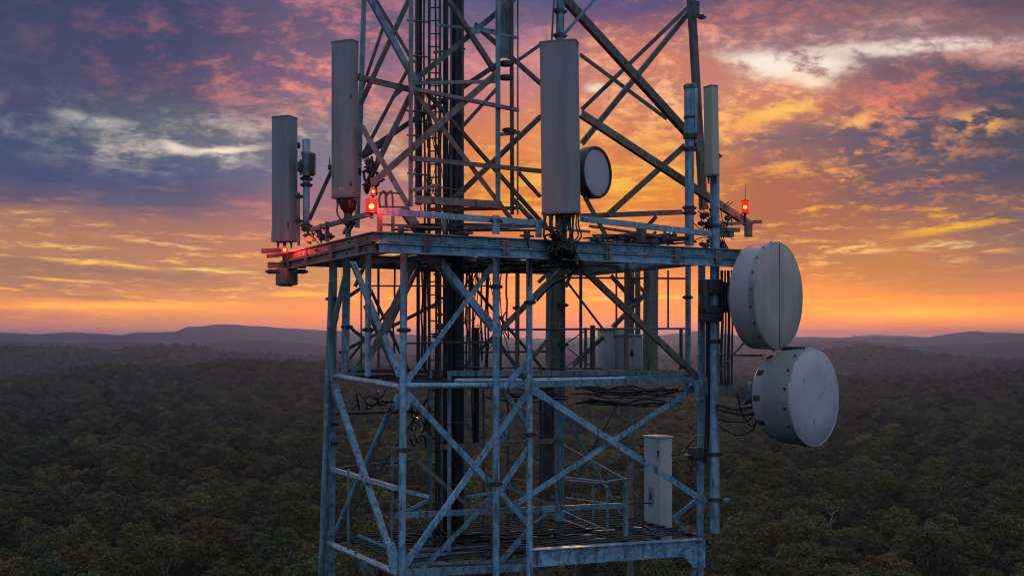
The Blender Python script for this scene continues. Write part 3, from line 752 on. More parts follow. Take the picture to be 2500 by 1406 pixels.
for dz_ in (-.20, .02, .20):
    p = Vector((pc.x, pc.y, c.z + dz_)); q = e + UP * dz_ * .8; d_ = (q - p).normalized()
    box(bm, (p + q) / 2, (q - p) / 2, d_.cross(UP).normalized() * .05, UP * .035, .005)
to_obj('mount_arm', bm, 'iron', r)
bm = bmesh.new(); k2 = pc.y / F
for y, h in ((700, 17), (755, 10), (776, 9)):
    q = at(1735, y, B(.22)); box(bm, q, U * 22 * k2, V * .12, UP * h * k2, .01)
cyl(bm, at(1722, 755, B(.2)), at(1722, 684, B(.2)), 12 * k2, seg=18)
to_obj('pipe_mount', bm, 'dark', r)

# lower dish
c = at(1989, 969, D(14.05)); k = c.y / F; rad = 119 * k; n = dish_axis(c, R(61), .02)
a = n.cross(UP).normalized(); b_ = a.cross(n)
r2 = thing('microwave_dish', c - n * .8, 'lower round dish with a pale lavender face and stepped drum at the right', 'dish')
bm = bmesh.new(); lathe(bm, c, n, [(-.004, rad * .995), (.006, rad * .985), (.014, rad * .5), (.016, .001)], 72, False, False); to_obj('radome', bm, 'dish_face_pale', r2, 60)
bm = bmesh.new(); lathe(bm, c, n, [(-.022, rad * 1.012), (-.018, rad * 1.018), (.0, rad * 1.018), (.007, rad * 1.004), (-.002, rad * .985)], 72, False, False); to_obj('rim_hoop', bm, 'bright', r2)
bm = bmesh.new(); lathe(bm, c, n, [(-.115, rad * .99), (-.11, rad * 1.006), (-.021, rad * 1.006)], 72, False, False); rb2 = to_obj('rim_band', bm, 'dish_body_green', r2)
bm = bmesh.new(); lathe(bm, c, n, [(-.425, rad * .945), (-.415, rad * .97), (-.20, rad * .985), (-.196, rad * .979), (-.188, rad * .979), (-.184, rad * .987), (-.113, rad * .992)], 72, False, False); to_obj('shroud', bm, 'dish_body_green', r2)
bm = bmesh.new(); lathe(bm, c, n, [(-.67, rad * .40), (-.65, rad * .64), (-.62, rad * .80), (-.59, rad * .85), (-.45, rad * .89), (-.432, rad * .90), (-.422, rad * .94)], 64, True, False); bk2 = to_obj('reflector_back', bm, 'dish_body', r2)
for i in range(16):
    ang = i * math.pi / 8 + .2
    bm = bmesh.new(); q = c - n * .07 + (a * math.cos(ang) + b_ * math.sin(ang)) * rad * 1.005; bolt(bm, q, (q - c + n * .07), .018, .018); to_obj('rim_bolt', bm, 'iron', rb2)
for i in range(10):
    ang = i * math.pi / 5
    rd = a * math.cos(ang) + b_ * math.sin(ang); td = rd.cross(n)
    bm = bmesh.new(); q = c - n * .52 + rd * rad * .872; box(bm, q, rd * .012, td * .035, n * .05, .004); to_obj('back_clip', bm, 'iron', bk2)
bm = bmesh.new(); lathe(bm, c, n, [(-.78, .10), (-.77, .17), (-.71, .17), (-.70, .22), (-.66, .27)], 28); hb2 = to_obj('hub', bm, 'iron', r2)
e = c - n * .74; p = at(1752, 947, B(.22)); mid = e + (p - e) * .42
bm = bmesh.new(); cyl(bm, e, mid, .15, .125, 22); cyl(bm, e + (mid - e) * .3, e + (mid - e) * .42, .175, seg=22); cyl(bm, e + (mid - e) * .8, mid, .155, seg=22); to_obj('feed_neck', bm, 'teal', r2)
bm = bmesh.new(); d_ = (p - mid).normalized(); box(bm, (mid + p) / 2, (p - mid) / 2, d_.cross(UP).normalized() * .06, UP * .09, .006); to_obj('mount_arm', bm, 'worn', r2)
for i in range(6):
    bm = bmesh.new(); ang = i * 1.05; q = c - n * .70 + (a * math.cos(ang) + b_ * math.sin(ang)) * .17; cyl(bm, q - n * .05, q + n * .08, .012, seg=7); to_obj('hub_stud', bm, 'iron', hb2)
for x0, y0, x1, y1 in ((1750, 866, 1862, 868), (1756, 905, 1815, 838)):
    bm = bmesh.new(); cyl(bm, at(x0, y0, D(14.3)), at(x1, y1, D(14.3)), .012, seg=8); to_obj('stay_rod', bm, 'dark', r2)
bm = bmesh.new(); cyl(bm, c - n * .2 + UP * rad * .98, c - n * .42 + UP * rad * .95, .035, seg=10); box(bm, c - n * .30 + UP * rad * 1.0, n * .14, a * .05, UP * .025, .005); to_obj('top_bracket', bm, 'iron', r2)

# small dish behind the big panel
c = at(1458, 421, B(.5)); k = c.y / F; rad = 64 * k; n = dish_axis(c, R(56))
r3 = thing('small_microwave_dish', c - n * .3, 'small round dish with a thick black rim peeping out behind the largest panel', 'dish')
bm = bmesh.new(); lathe(bm, c, n, [(-.012, rad * .90), (-.008, rad * .86), (.004, rad * .4), (.006, .001)], 56, False, False); to_obj('radome', bm, 'dish_face_pale', r3, 60)
bm = bmesh.new(); lathe(bm, c, n, [(-.16, rad * .90), (-.15, rad * .985), (-.01, rad * 1.0), (.012, rad * .97), (.012, rad * .90), (-.013, rad * .88)], 56, False, False); to_obj('shroud', bm, 'plasticdark', r3)
bm = bmesh.new(); lathe(bm, c, n, [(-.34, rad * .15), (-.26, rad * .5), (-.155, rad * .92)], 40, True, False); to_obj('reflector_back', bm, 'dark', r3)
bm = bmesh.new(); q = c - n * .3; p = at(1378, 428, B(.32)); box(bm, (p + q) / 2, (p - q) / 2, UP.cross((p - q).normalized()) * .03, UP * .04, .004); to_obj('mount_arm', bm, 'iron', r3)
bm = bmesh.new(); cyl(bm, at(1440, 470, B(.52)), at(1428, 490, B(.55)), .022, seg=8); to_obj('tilt_strut', bm, 'worn', r3)

# ------------------------------------------------------------------ obstruction lamps, all lit
def lamp(x, y, pl, hpx, wpx, label, power, mat='lamp_red', shape='drum', stem=10):
    c = at(x, y, pl); k = c.y / F; h, w = hpx * k / 2, wpx * k / 2
    r = thing('obstruction_lamp', c - UP * (h + stem * k), label, 'lamp', 'warning lamps on the tower')
    bm = bmesh.new()
    if shape == 'drum': lathe(bm, c, UP, [(-h, w * .92), (-h * .9, w), (h * .9, w), (h, w * .9), (h * 1.02, .001)], 24, True, False)
    else: lathe(bm, c, UP, [(-h, w * .8), (-h * .5, w), (h * .3, w), (h * .8, w * .6), (h, .001)], 20, True, False)
    ln = to_obj('lens', bm, mat, r, 50)
    if mat == 'lamp_red':
        bm = bmesh.new(); bmesh.ops.create_uvsphere(bm, u_segments=14, v_segments=10, radius=w * .5)
        bmesh.ops.translate(bm, verts=bm.verts, vec=c); to_obj('bulb', bm, 'bulb_red', ln, 90)
    bm = bmesh.new(); cyl(bm, c - UP * (h + stem * k), c - UP * h, w * .35, seg=12); cyl(bm, c - UP * (h * 1.12), c - UP * (h * .98), w * 1.06, seg=20); to_obj('base', bm, 'iron', r)
    if shape == 'drum':
        bm = bmesh.new(); cyl(bm, c + UP * h * .98, c + UP * h * 1.12, w * 1.04, seg=20); to_obj('cap', bm, 'iron', r)
        for i in range(4):
            g = bmesh.new(); d_ = Vector((math.cos(i * 1.571 + .4), math.sin(i * 1.571 + .4), 0)) * w * 1.03; cyl(g, c + d_ - UP * h, c + d_ + UP * h, .004, seg=6); to_obj('guard_bar', g, 'iron', ln)
    l = bpy.data.lights.new('lamp_light', 'POINT'); l.energy = power; l.color = (1, .05, .04); l.shadow_soft_size = w * 1.3
    lo = bpy.data.objects.new('lamp_light', l); COL.objects.link(lo); lo.parent = r; lo.location = UP * (h + stem * k) + (-V * (w * 1.6) if shape != 'drum' else -V * w * 1.5)
    return r
lamp(1819, 506, B(.5), 28, 18, 'red beacon with a whip on the outrigger at the right end', 3, stem=22)
lamp(907, 504, B(-.02), 30, 27, 'brightest red lamp on the front platform corner', 24, stem=14)
lamp(911, 468, B(.1), 18, 14, 'small dim red lamp right above the brightest corner lamp', 8, shape='dome', stem=6)
lamp(695, 610, B(3.1), 18, 16, 'small red lamp at the far platform corner under the small panel', 6, shape='dome', stem=4)
lamp(754, 583, A(-.03), 15, 14, 'orange lamp above the left platform beam behind the small panel', 1.5, 'lamp_amber', 'dome', 4)

# floodlight hanging under the second panel
c = at(850, 503, A(.05)); k = c.y / F
r = thing('floodlight', c, 'tarnished amber glass floodlight under the tall left panel', 'lamp')
bm = bmesh.new(); lathe(bm, c, UP, [(-19 * k, 9 * k), (-8 * k, 19 * k), (10 * k, 23 * k), (14 * k, 23 * k), (16 * k, 18 * k)], 24); to_obj('reflector', bm, 'amberglass', r)
bm = bmesh.new(); cyl(bm, c - UP * 19 * k, c - UP * 45 * k, 10 * k, 12 * k, 16); to_obj('body', bm, 'iron', r)
bm = bmesh.new(); sweep(bm, [c + Vector((-24 * k, 0, 10 * k)), c + Vector((-26 * k, 0, -20 * k)), c + Vector((0, 0, -48 * k)), c + Vector((26 * k, 0, -20 * k)), c + Vector((24 * k, 0, 10 * k))], 2 * k); to_obj('yoke', bm, 'iron', r)

# ------------------------------------------------------------------ cabinets
def cabinet(x0, x1, xm, y0, y1, pl, dep, yaw, label, mat, door=True):
    p = at(xm, y1, pl); k = p.y / F
    h = (y1 - y0) * k
    r = thing('equipment_cabinet', p, label, 'cabinet')
    ex = Vector((math.cos(yaw), math.sin(yaw), 0)); ey = Vector((-ex.y, ex.x, 0))
    w = (x1 - x0) * k / 2
    c = p + UP * h / 2 + ey * dep
    bm = bmesh.new(); box(bm, c, ex * w, ey * dep, UP * h / 2, .012); to_obj('body', bm, mat, r)
    bm = bmesh.new(); box(bm, c + UP * (h / 2 + .012), ex * (w + .018), ey * (dep + .018), UP * .014, .006); to_obj('lid', bm, mat, r)
    return r, c, ex, ey, w, h, k
r, c, ex, ey, w, h, k = cabinet(1588, 1632, 1626, 1069, 1330, B(1.6), .16, R(38), 'tall narrow pale grey cabinet standing on the lower deck', 'cabinet')
bm = bmesh.new(); q = c - ex * (w + .004) - UP * h * .06 + ey * .01; box(bm, q, ex * .006, ey * .055, UP * .14, .004); lk = to_obj('lock_plate', bm, 'rim', r)
bm = bmesh.new(); cyl(bm, q - ex * .015 + UP * .06, q - ex * .015 - UP * .03, .012, seg=8); cyl(bm, q - ex * .006 + UP * .05, q - ex * .02 + UP * .05, .008, seg=8); to_obj('handle', bm, 'iron', lk)
bm = bmesh.new(); box(bm, c - ex * (w + .003) + UP * 0 + ey * .0, ex * .004, ey * .135, UP * (h * .47), .003); to_obj('side_door', bm, 'cabinet', r)
for dz_ in (-.36, .36):
    bm = bmesh.new(); cyl(bm, c - ex * (w + .008) - ey * .135 + UP * (h * dz_ - .05), c - ex * (w + .008) - ey * .135 + UP * (h * dz_ + .05), .011, seg=8); to_obj('hinge', bm, 'iron', r)
bm = bmesh.new(); box(bm, c - UP * (h / 2 - .03), ex * (w + .012), ey * .172, UP * .03, .004); to_obj('plinth', bm, 'dark', r)
r, c, ex, ey, w, h, k = cabinet(1474, 1510, 1492, 806, 902, B(2.3), .12, R(22), 'white equipment box beside the grey one on the middle deck', 'cabinet')
bm = bmesh.new(); box(bm, c - ey * .123 + ex * w * .1, ex * w * .8, ey * .004, UP * h * .45, .002); dr = to_obj('door', bm, 'cabinet', r)
bm = bmesh.new(); cyl(bm, c - ey * .135 + ex * w * .75 - UP * .05, c - ey * .135 + ex * w * .75 + UP * .05, .009, seg=8); to_obj('handle', bm, 'iron', dr)
r, c, ex, ey, w, h, k = cabinet(1512, 1574, 1542, 820, 902, B(2.1), .16, R(22), 'wider grey equipment box with two doors on the middle deck', 'cabinet_grey')
for s_ in (-1, 1):
    bm = bmesh.new(); box(bm, c - ey * .163 + ex * w * .48 * s_, ex * w * .44, ey * .004, UP * h * .45, .002); dr = to_obj('door', bm, 'cabinet_grey', r)
bm = bmesh.new(); box(bm, c - ey * .175, ex * .02, ey * .012, UP * .05, .003); to_obj('handle', bm, 'iron', dr)
bm = bmesh.new(); q = c + UP * (h / 2 + .05) - ex * w * .5; box(bm, q, ex * .10, ey * .07, UP * .04, .006); to_obj('vent_hood', bm, 'cabinet', r)
# junction box on the right leg
c = at(1698, 1108, B(.3)); k = c.y / F
r = thing('junction_box', c, 'dark cable junction box with bare terminals on the right tower leg', 'junction box')
bm = bmesh.new(); box(bm, c, U * 13 * k, V * .07, UP * 16 * k, .012); to_obj('body', bm, 'plasticdark', r)
bm = bmesh.new(); cyl(bm, c - U * 14 * k - UP * 2 * k, c - U * 34 * k - UP * 1 * k, 3.4 * k, seg=10); to_obj('conduit_stub', bm, 'chrome', r)
for dz_ in (-10, 2, 12):
    bm = bmesh.new(); cyl(bm, c + U * 12 * k + UP * dz_ * k, c + U * 22 * k + UP * dz_ * k, 3 * k, seg=8); to_obj('gland', bm, 'iron', r)

# ------------------------------------------------------------------ risers, ladder and cables in the core
def riser(x, w, pl, y0, y1, label, mat='gloss'):
    p0, p1 = at(x, y1, pl), at(x, y0, pl); k = p0.y / F
    r = thing('waveguide_riser', p0, label, 'waveguide', 'black risers in the tower core')
    bm = bmesh.new(); cyl(bm, p0, p1, w * k / 2, seg=20); to_obj('jacket', bm, mat, r)
    y = y0 + 40
    while y < y1:
        q = at(x, y, pl)
        bm = bmesh.new(); cyl(bm, q - UP * .012, q + UP * .012, w * k / 2 + .005, seg=20); to_obj('strap', bm, 'iron', r); y += 150
    return r
riser(1022, 17, B(1.6), -60, 500, 'black riser left of the cable ladder in the mast core')
riser(1088, 14, B(1.7), -60, 1350, 'slim black riser close beside the thickest riser')
riser(1116, 34, B(1.75), -60, 1350, 'thickest glossy black riser in the tower core')
riser(1099, 10, B(1.8), 625, 1352, 'thin black riser squeezed left of the thickest riser under the platform')
riser(1163, 14, B(1.9), 800, 1085, 'short black riser pair beside the deck rail post')
for x, pl, y0, y1 in ((1046, 1.45, -60, 940), (1063, 1.5, -60, 1340), (1071, 1.5, 300, 1300), (1154, 1.9, 640, 1080), (1190, 1.8, 650, 900), (1099, 1.7, 200, 1000), (1036, 1.5, -60, 620), (1030, 1.9, 640, 900), (1139, 1.8, 640, 920), (1176, 1.7, 645, 880), (1236, 2.0, 650, 790), (1186, 2.2, 650, 900), (962, 2.3, 655, 900), (1067, 1.4, 640, 1200)):
    P = []; rg = random.Random(x)
    for i in range(9):
        P.append(at(x + rg.uniform(-2.2, 2.2), y1 + (y0 - y1) * i / 8, B(pl)))
    cable('feeder_cable', P, .013, 'thin black feeder cable running straight up the tower core', 'cable', 'feeder cables in the tower core')
# cable ladder
p0, p1 = at(1048, 1340, B(1.55)), at(1048, -60, B(1.55)); q0, q1 = at(1074, 1340, B(1.55)), at(1074, -60, B(1.55))
r = thing('cable_ladder', p0, 'narrow steel cable ladder climbing the tower core between the black risers', 'ladder')
for a_, b2 in ((p0, p1), (q0, q1)):
    bm = bmesh.new(); box(bm, (a_ + b2) / 2, U * .012, V * .02, (b2 - a_) / 2); to_obj('rail', bm, 'dark', r)
nr = 44
for i in range(nr):
    f = (i + .5) / nr; bm = bmesh.new(); cyl(bm, p0.lerp(p1, f), q0.lerp(q1, f), .009, seg=6); to_obj('rung', bm, 'dark', r)

def tangle(n, box_, pl, label, group, rad=(.008, .016), seed=0, sag=.1, loops=4, mat='rubber', span=0):
    """separate cables drooping and looping inside a patch of the photo"""
    rg = random.Random(seed); x0, y0, x1, y1 = box_
    for i in range(n):
        xa, xb = sorted((rg.uniform(x0, x1), rg.uniform(x0, x1)))
        ya, yb = rg.uniform(y0, y1), rg.uniform(y0, y1)
        if span: xa = x0 + rg.uniform(0, .25) * (x1 - x0); xb = x1 - rg.uniform(0, .25) * (x1 - x0); yb = ya + rg.uniform(-.15, .15) * (y1 - y0)
        jx, jy = (.06, .15) if not span else (.01, .07)
        P = []
        for j in range(loops + 1):
            f = j / loops
            P.append(at(xa + (xb - xa) * f + rg.uniform(-jx, jx) * (x1 - x0), ya + (yb - ya) * f + rg.uniform(-jy, jy) * (y1 - y0), B(pl + rg.uniform(-.12, .12))) - UP * sag * math.sin(f * math.pi) * rg.random())
        cable('loose_cable', P, rg.uniform(*rad), label, 'cable', group, mat)
# under the largest panel: feeders hanging down over the beam
rg = random.Random(21)
for i in range(16):
    x = 1330 + i * 5.4 + rg.uniform(-3, 3)
    P = [at(x, 521, B(-.02)), at(x + rg.uniform(-3, 3), 550, B(-.05)), at(x + rg.uniform(-8, 8), 582, B(-.07)), at(1365 + rg.uniform(-35, 40), 612 + rg.uniform(-10, 14), B(-.09)), at(1390 + rg.uniform(-30, 20), 640 + rg.uniform(-8, 4), B(.1)), at(1385 + rg.uniform(-30, 20), 652, B(.5))]
    cable('antenna_cable', P, rg.uniform(.010, .017), 'black antenna cable hanging from under the largest panel', 'cable', 'cables under the largest panel')
tangle(12, (1325, 545, 1418, 632), -.08, 'loose black cable knotted over the front beam', 'knotted cables on the front beam', seed=3, sag=.06)
P = [at(1408, 620, B(-.1)), at(1415, 645, B(-.06)), at(1390, 672, B(.3)), at(1345, 698, B(.6)), at(1310, 735, B(.7))]
cable('antenna_cable', P, .016, 'thick black cable swinging back from the front beam along a brown brace')
P = [at(1280, 560, B(-.05)), at(1290, 600, B(-.06)), at(1294, 640, B(.25)), at(1290, 700, B(.27))]
cable('antenna_cable', P, .010, 'thin dark cable dropping over the front beam onto a post')
tangle(15, (1385, 945, 1700, 985), .95, 'black cable slung loosely in the bundle under the middle deck', 'cables slung under the middle deck', (.007, .015), 4, .06, 6, span=1)
tangle(8, (1180, 944, 1400, 975), 1.1, 'thin black cable strung under the bright deck pipes', 'cables under the deck pipes', (.007, .012), 14, .05, 5, span=1)
tangle(10, (862, 945, 990, 1000), 1.6, 'black cable looping under the left ring beam', 'cables under the left ring', (.007, .014), 5, .12, 4)
tangle(14, (998, 985, 1062, 1075), 1.4, 'black cable curling into the tower core below the deck', 'cables curling by the core', (.008, .013), 6, .12, 4)
tangle(14, (1130, 660, 1250, 880), 1.8, 'thin loose cable dangling in the middle of the cage', 'cables dangling in the cage', (.005, .009), 7, .02, 6)
tangle(16, (1690, 500, 1790, 605), .3, 'fine black jumper cable tangled round the right pole foot', 'jumpers at the right pole foot', (.005, .009), 8, .05, 5)
tangle(10, (1000, 150, 1110, 520), 1.5, 'stray thin cable twisting along the cable ladder', 'stray cables on the ladder', (.005, .008), 9, .0, 6)
tangle(12, (735, 545, 800, 600), 3.0, 'thin dark jumper cable among fittings at the far platform corner', 'jumpers at the far corner', (.006, .010), 10, .05, 4)
tangle(9, (885, 385, 925, 470), .9, 'dark cable bunched behind the tall left panel', 'cables behind the tall left panel', (.010, .018), 12, .1, 4)
tangle(14, (1420, 572, 1700, 598), .6, 'dark cable lying along the platform floor behind the front beam', 'cables on the platform floor', (.008, .014), 13, .02, 6, span=1)
tangle(10, (940, 545, 1320, 565), .7, 'black cable lying along the floor at the corner end of the platform', 'cables on the corner floor', (.008, .013), 15, .02, 6, span=1)
tangle(22, (1000, 622, 1420, 662), 1.8, 'dark cable clipped beneath the platform grating', 'cables beneath the grating', (.008, .016), 16, .05, 6, span=1)
tangle(16, (990, 1300, 1480, 1345), 1.6, 'dark cable lying across the lower deck grating', 'cables on the lower deck', (.010, .016), 17, .0, 6)
for i, (pts_) in enumerate((((1756, 1040), (1800, 1062), (1838, 1048), (1852, 1005)), ((1750, 988), (1800, 1000), (1845, 992), (1870, 1000)), ((1752, 1000), (1810, 1012), (1850, 1010), (1868, 1030)), ((1800, 960), (1812, 1010), (1836, 1040), (1848, 1015)), ((1752, 1022), (1790, 1030), (1830, 1024), (1850, 990)))):
    cable('dish_cable', [at(x, y, D(14.35)) for x, y in pts_], .017 if i in (1, 2) else .011, 'black cable looping between the long pipe and the lower dish', 'cable', 'cables to the lower dish')
for i, x in enumerate((1762, 1770, 1778, 1786)):
    cable('dish_cable', [at(x, 660, D(14.35)), at(x + 2, 780, D(14.4)), at(x - 2 + i, 880, D(14.4)), at(x, 938, D(14.4))], .013 if i % 2 else .02, 'black feeder running down behind the upper dish beside the long pipe', 'cable', 'feeders behind the upper dish')
for x, r_k in ((1728, .022), (1724, .012), (1731, .012)):
    cable('dish_cable', [at(x, 760, B(.4)), at(x + 1, 900, B(.4)), at(x - 1, 1050, B(.4)), at(x - 6, 1130, B(.38))], r_k, 'dark feeder running down between the right leg and the long pipe', 'cable', 'feeders along the right leg')
tangle(9, (1668, 1118, 1712, 1158), .32, 'fine bare wire sagging under the junction box', 'wires under the junction box', (.004, .006), 18, .08, 4)
for P in (((1640, 1112), (1665, 1105), (1690, 1075), (1722, 1042)), ((1610, 1385), (1650, 1372), (1690, 1350)), ((1540, 1230), (1560, 1226), (1588, 1228)), ((1525, 1275), (1560, 1282), (1600, 1300))):
    cable('loose_cable', [at(x, y, B(.9)) for x, y in P], .011, 'single black cable slung beside the lower deck cabinet', 'cable', 'cables round the lower deck cabinet')
# small fittings clipped along rails and beams
rg = random.Random(31)
def fitting(x, y, pl, s, label, group):
    c = at(x, y, pl); k = c.y / F
    bm = bmesh.new(); box(bm, c, U * s * k, V * s * k * .7, UP * s * k * rg.uniform(.6, 1.1), .006); cyl(bm, c - U * s * 1.7 * k, c + U * s * 1.7 * k, s * .3 * k, seg=8); cyl(bm, c - UP * s * 1.5 * k, c + UP * s * 1.6 * k, s * .22 * k, seg=8)
    o = to_obj('clamp_fitting', bm, 'iron'); o.data.transform(Matrix.Translation(-c)); o.location = c
    tag(o, label, 'fitting', group)
for i in range(14): fitting(rg.uniform(740, 810), rg.uniform(548, 585), A(.08), rg.uniform(4, 8), 'dark clamp among the fittings at the far platform corner', 'clamps at the far corner')
for i in range(16): fitting(rg.uniform(1425, 1680), rg.uniform(577, 600), B(.15), rg.uniform(3, 7), 'dark clamp sitting along the top of the front platform beam', 'clamps on the front beam')
for i in range(14): fitting(rg.uniform(1700, 1785), rg.uniform(505, 612), B(.4), rg.uniform(5, 10), 'dark clamp in the cluster round the right pole foot', 'clamps at the right pole foot')
for i in range(10): fitting(rg.uniform(1005, 1250), rg.uniform(632, 655), B(1.2), rg.uniform(4, 8), 'dark clamp hanging beneath the platform grating', 'clamps beneath the grating')
for i in range(8): fitting(rg.uniform(1062, 1090), rg.uniform(660, 860), B(1.4), rg.uniform(4, 8), 'dark clamp fixed to the slim riser in the cage', 'clamps on the slim riser')
for i in range(8): fitting(rg.uniform(880, 930), rg.uniform(375, 460), B(1.0), rg.uniform(5, 9), 'dark clamp bunched behind the tall left panel', 'clamps behind the left panel')
# ------------------------------------------------------------------ the land: one sheet to the horizon
def interp(tab, x):
    if x <= tab[0][0]: return tab[0][1]
    for (x0, y0), (x1, y1) in zip(tab, tab[1:]):
        if x <= x1:
            t = (x - x0) / (x1 - x0); t = t * t * (3 - 2 * t)
            return y0 + (y1 - y0) * t
    return tab[-1][1]

TREE_H = 21.0
R1 = [(-600, 900), (0, 903), (120, 893), (210, 879), (280, 873), (360, 877), (440, 882), (550, 863), (650, 866), (800, 870), (1000, 884), (1300, 892), (1600, 894), (1900, 905), (2100, 903), (2300, 897), (2500, 884), (2900, 875)]
R2 = [(-600, 846), (0, 842), (150, 845), (250, 853), (350, 846), (430, 842), (490, 845), (535, 858), (620, 862), (750, 868), (900, 870), (1300, 866), (1700, 868), (1950, 866), (2040, 852), (2110, 845), (2200, 851), (2260, 862), (2380, 868), (2460, 872), (2600, 866)]
R25 = [(-600, 832), (0, 833), (180, 836), (300, 834), (480, 845), (560, 834), (640, 830), (720, 836), (800, 842), (1200, 838), (1700, 840), (1980, 838), (2060, 831), (2140, 835), (2260, 843), (2400, 838), (2500, 834), (2900, 840)]
R3 = [(-600, 806), (-200, 811), (0, 813), (90, 817), (170, 813), (290, 818), (340, 812), (425, 811), (462, 799), (550, 792), (620, 797), (700, 802), (800, 806), (950, 815), (1100, 822), (1300, 826), (1550, 824), (1650, 815), (1700, 808), (1760, 815), (1850, 825), (1950, 822), (2050, 824), (2200, 823), (2260, 824), (2330, 814), (2370, 809), (2420, 812), (2500, 815), (2800, 809), (3100, 815)]
R4 = [(-600, 828), (1000, 822), (1300, 825), (2050, 827), (2090, 817), (2130, 814), (2200, 816), (2260, 820), (2320, 828), (3100, 828)]

def ridge(tab, px, d, tree=0.0):
    return ZC + (HY - interp(tab, px)) * d / F - tree

def fbm(x, y, o=4):
    v = 0; a = 1; s = 0
    for i in range(o):
        v += a * mnoise.noise(Vector((x, y, 3.7 * i))); s += a; a *= .5; x *= 2.03; y *= 2.03
    return v / s

def ground(x, y):
    d = math.hypot(x, y)
    az = math.atan2(x, y)
    rear = abs(az) > 1.1
    px = HX + F * math.tan(max(-1.1, min(1.1, az))) * .999
    px = max(-600, min(3100, px))
    und = fbm(x / 160, y / 160, 3) * 12.0 + fbm(x / 45 + 9, y / 45, 2) * 3.0
    dd = d * (1 + .05 * fbm(az * 6, 4.2, 2))
    yd = max(d * math.cos(az), d * .45)
    if d < 600: return und * min(1, d / 200)
    knots = [(600, 0), (1700, ridge(R1, px, 1700, TREE_H)), (2350, ridge(R1, px, 2350, 0) - 38), (3700, ridge(R2, px, 3700, 17)), (4500, ridge(R2, px, 4500) - 30),
             (5600, ridge(R25, px, 5600, 0)), (6600, ridge(R25, px, 6600) - 20), (9000, ridge(R3, px, 9000)), (11000, ridge(R3, px, 11000) - 90), (13300, ridge(R4, px, 13300)), (16000, 20)]
    h = interp(knots, dd)
    if d > 900: und = und * (1 - .65 * min(1, (d - 900) / 600)) + fbm(x / 420, y / 420, 4) * min(14, max(0, d - 2600) / 250) + fbm(x / 120, y / 120, 3) * min(5, max(0, d - 4500) / 600)
    return h + und * (1 if d > 1100 or d < 700 else 1)

bm = bmesh.new()
azs = [R(v / 5) for v in range(-170, 171)]
azs = [R(v) for v in range(-180, -34, 4)] + azs + [R(v) for v in range(38, 180, 4)]
rad = [0.0]
r_ = 30.0
while r_ < 14500:
    rad.append(r_); r_ *= 1.035 if r_ < 11000 else 1.12
rows = []
center = bm.verts.new((0, 0, ground(0, 0)))
for d in rad[1:]:
    rows.append([bm.verts.new((d * math.sin(a), d * math.cos(a), ground(d * math.sin(a), d * math.cos(a)))) for a in azs])
n_ = len(azs)
for i in range(n_): bm.faces.new((center, rows[0][(i + 1) % n_], rows[0][i]))
for q0, q1 in zip(rows, rows[1:]):
    for i in range(n_): bm.faces.new((q0[i], q0[(i + 1) % n_], q1[(i + 1) % n_], q1[i]))
m, t = new_mat('forest_floor')
co = t.n('ShaderNodeTexCoord').outputs['Object']
n1 = t.noise(co, .012, 8, .65)
n2 = t.noise(co, .0011, 4, .55)
spk = t.noise(co, .055, 3, .7)
col = t.mix(t.rng(n1, .35, .65), (.010, .012, .007), (.024, .023, .014))
col = t.mix(t.math('MULTIPLY', t.rng(n2, .45, .7), .5), col, (.030, .025, .017))
col = t.mix(t.math('MULTIPLY', t.rng(spk, .60, .8), .5), col, (.040, .033, .022))
M['floor'] = finish(m, t, col, .9, 0, n1, 1.0, 14.0, .1)
tag(to_obj('ground', bm, 'floor', smooth=180), 'forested ground rolling away to far purple hills', 'ground', kind='structure')

# ------------------------------------------------------------------ trees
def leafmat(name, a, b, c):
    m, t = new_mat(name)
    co = t.n('ShaderNodeTexCoord').outputs['Object']
    rnd = t.n('ShaderNodeObjectInfo').outputs['Random']
    n = t.noise(co, .9, 3, .6)
    col = t.mix(rnd, a, b)
    col = t.mix(t.math('MULTIPLY', t.rng(n, .45, .7), .6), col, c)
    r2 = t.math('FRACT', t.math('MULTIPLY', rnd, 7.13))
    col = t.mix(1.0, col, (1.16, 1.0, .80), 'MULTIPLY')
    col = t.n('ShaderNodeVectorMath', {0: col, 3: t.rng(r2, 0, 1, .38, 1.3, False)}, operation='SCALE').outputs[0]
    finish(m, t, col, .65, 0, spec=.25)
    nt = m.node_tree; out = next(x for x in nt.nodes if x.type == 'OUTPUT_MATERIAL'); bs = next(x for x in nt.nodes if x.type == 'BSDF_PRINCIPLED')
    tr = t.n('ShaderNodeBsdfTranslucent', {0: col})
    mx = t.n('ShaderNodeMixShader', {0: .2, 1: bs.outputs[0], 2: tr.outputs[0]})
    nt.links.new(mx.outputs[0], out.inputs[0])
    return m
M['leaf0'] = leafmat('leaves_olive', (.072, .082, .026), (.120, .116, .034), (.155, .138, .045))
M['leaf1'] = leafmat('leaves_rust', (.115, .086, .040), (.155, .106, .048), (.18, .135, .055))
M['leaf2'] = leafmat('leaves_grey_green', (.068, .080, .046), (.105, .110, .060), (.13, .125, .072))
M['leaf3'] = leafmat('leaves_dark_green', (.050, .072, .032), (.090, .105, .044), (.12, .125, .05))
M['leaf4'] = leafmat('leaves_yellow_green', (.150, .150, .036), (.215, .180, .042), (.25, .20, .05))
M['bark'] = simple('pale_smooth_bark', (.24, .21, .185), .8, 0, .3, 1.2)
M['deadwood'] = simple('bleached_dead_wood', (.40, .36, .32), .85, 0, .25, 1.5)

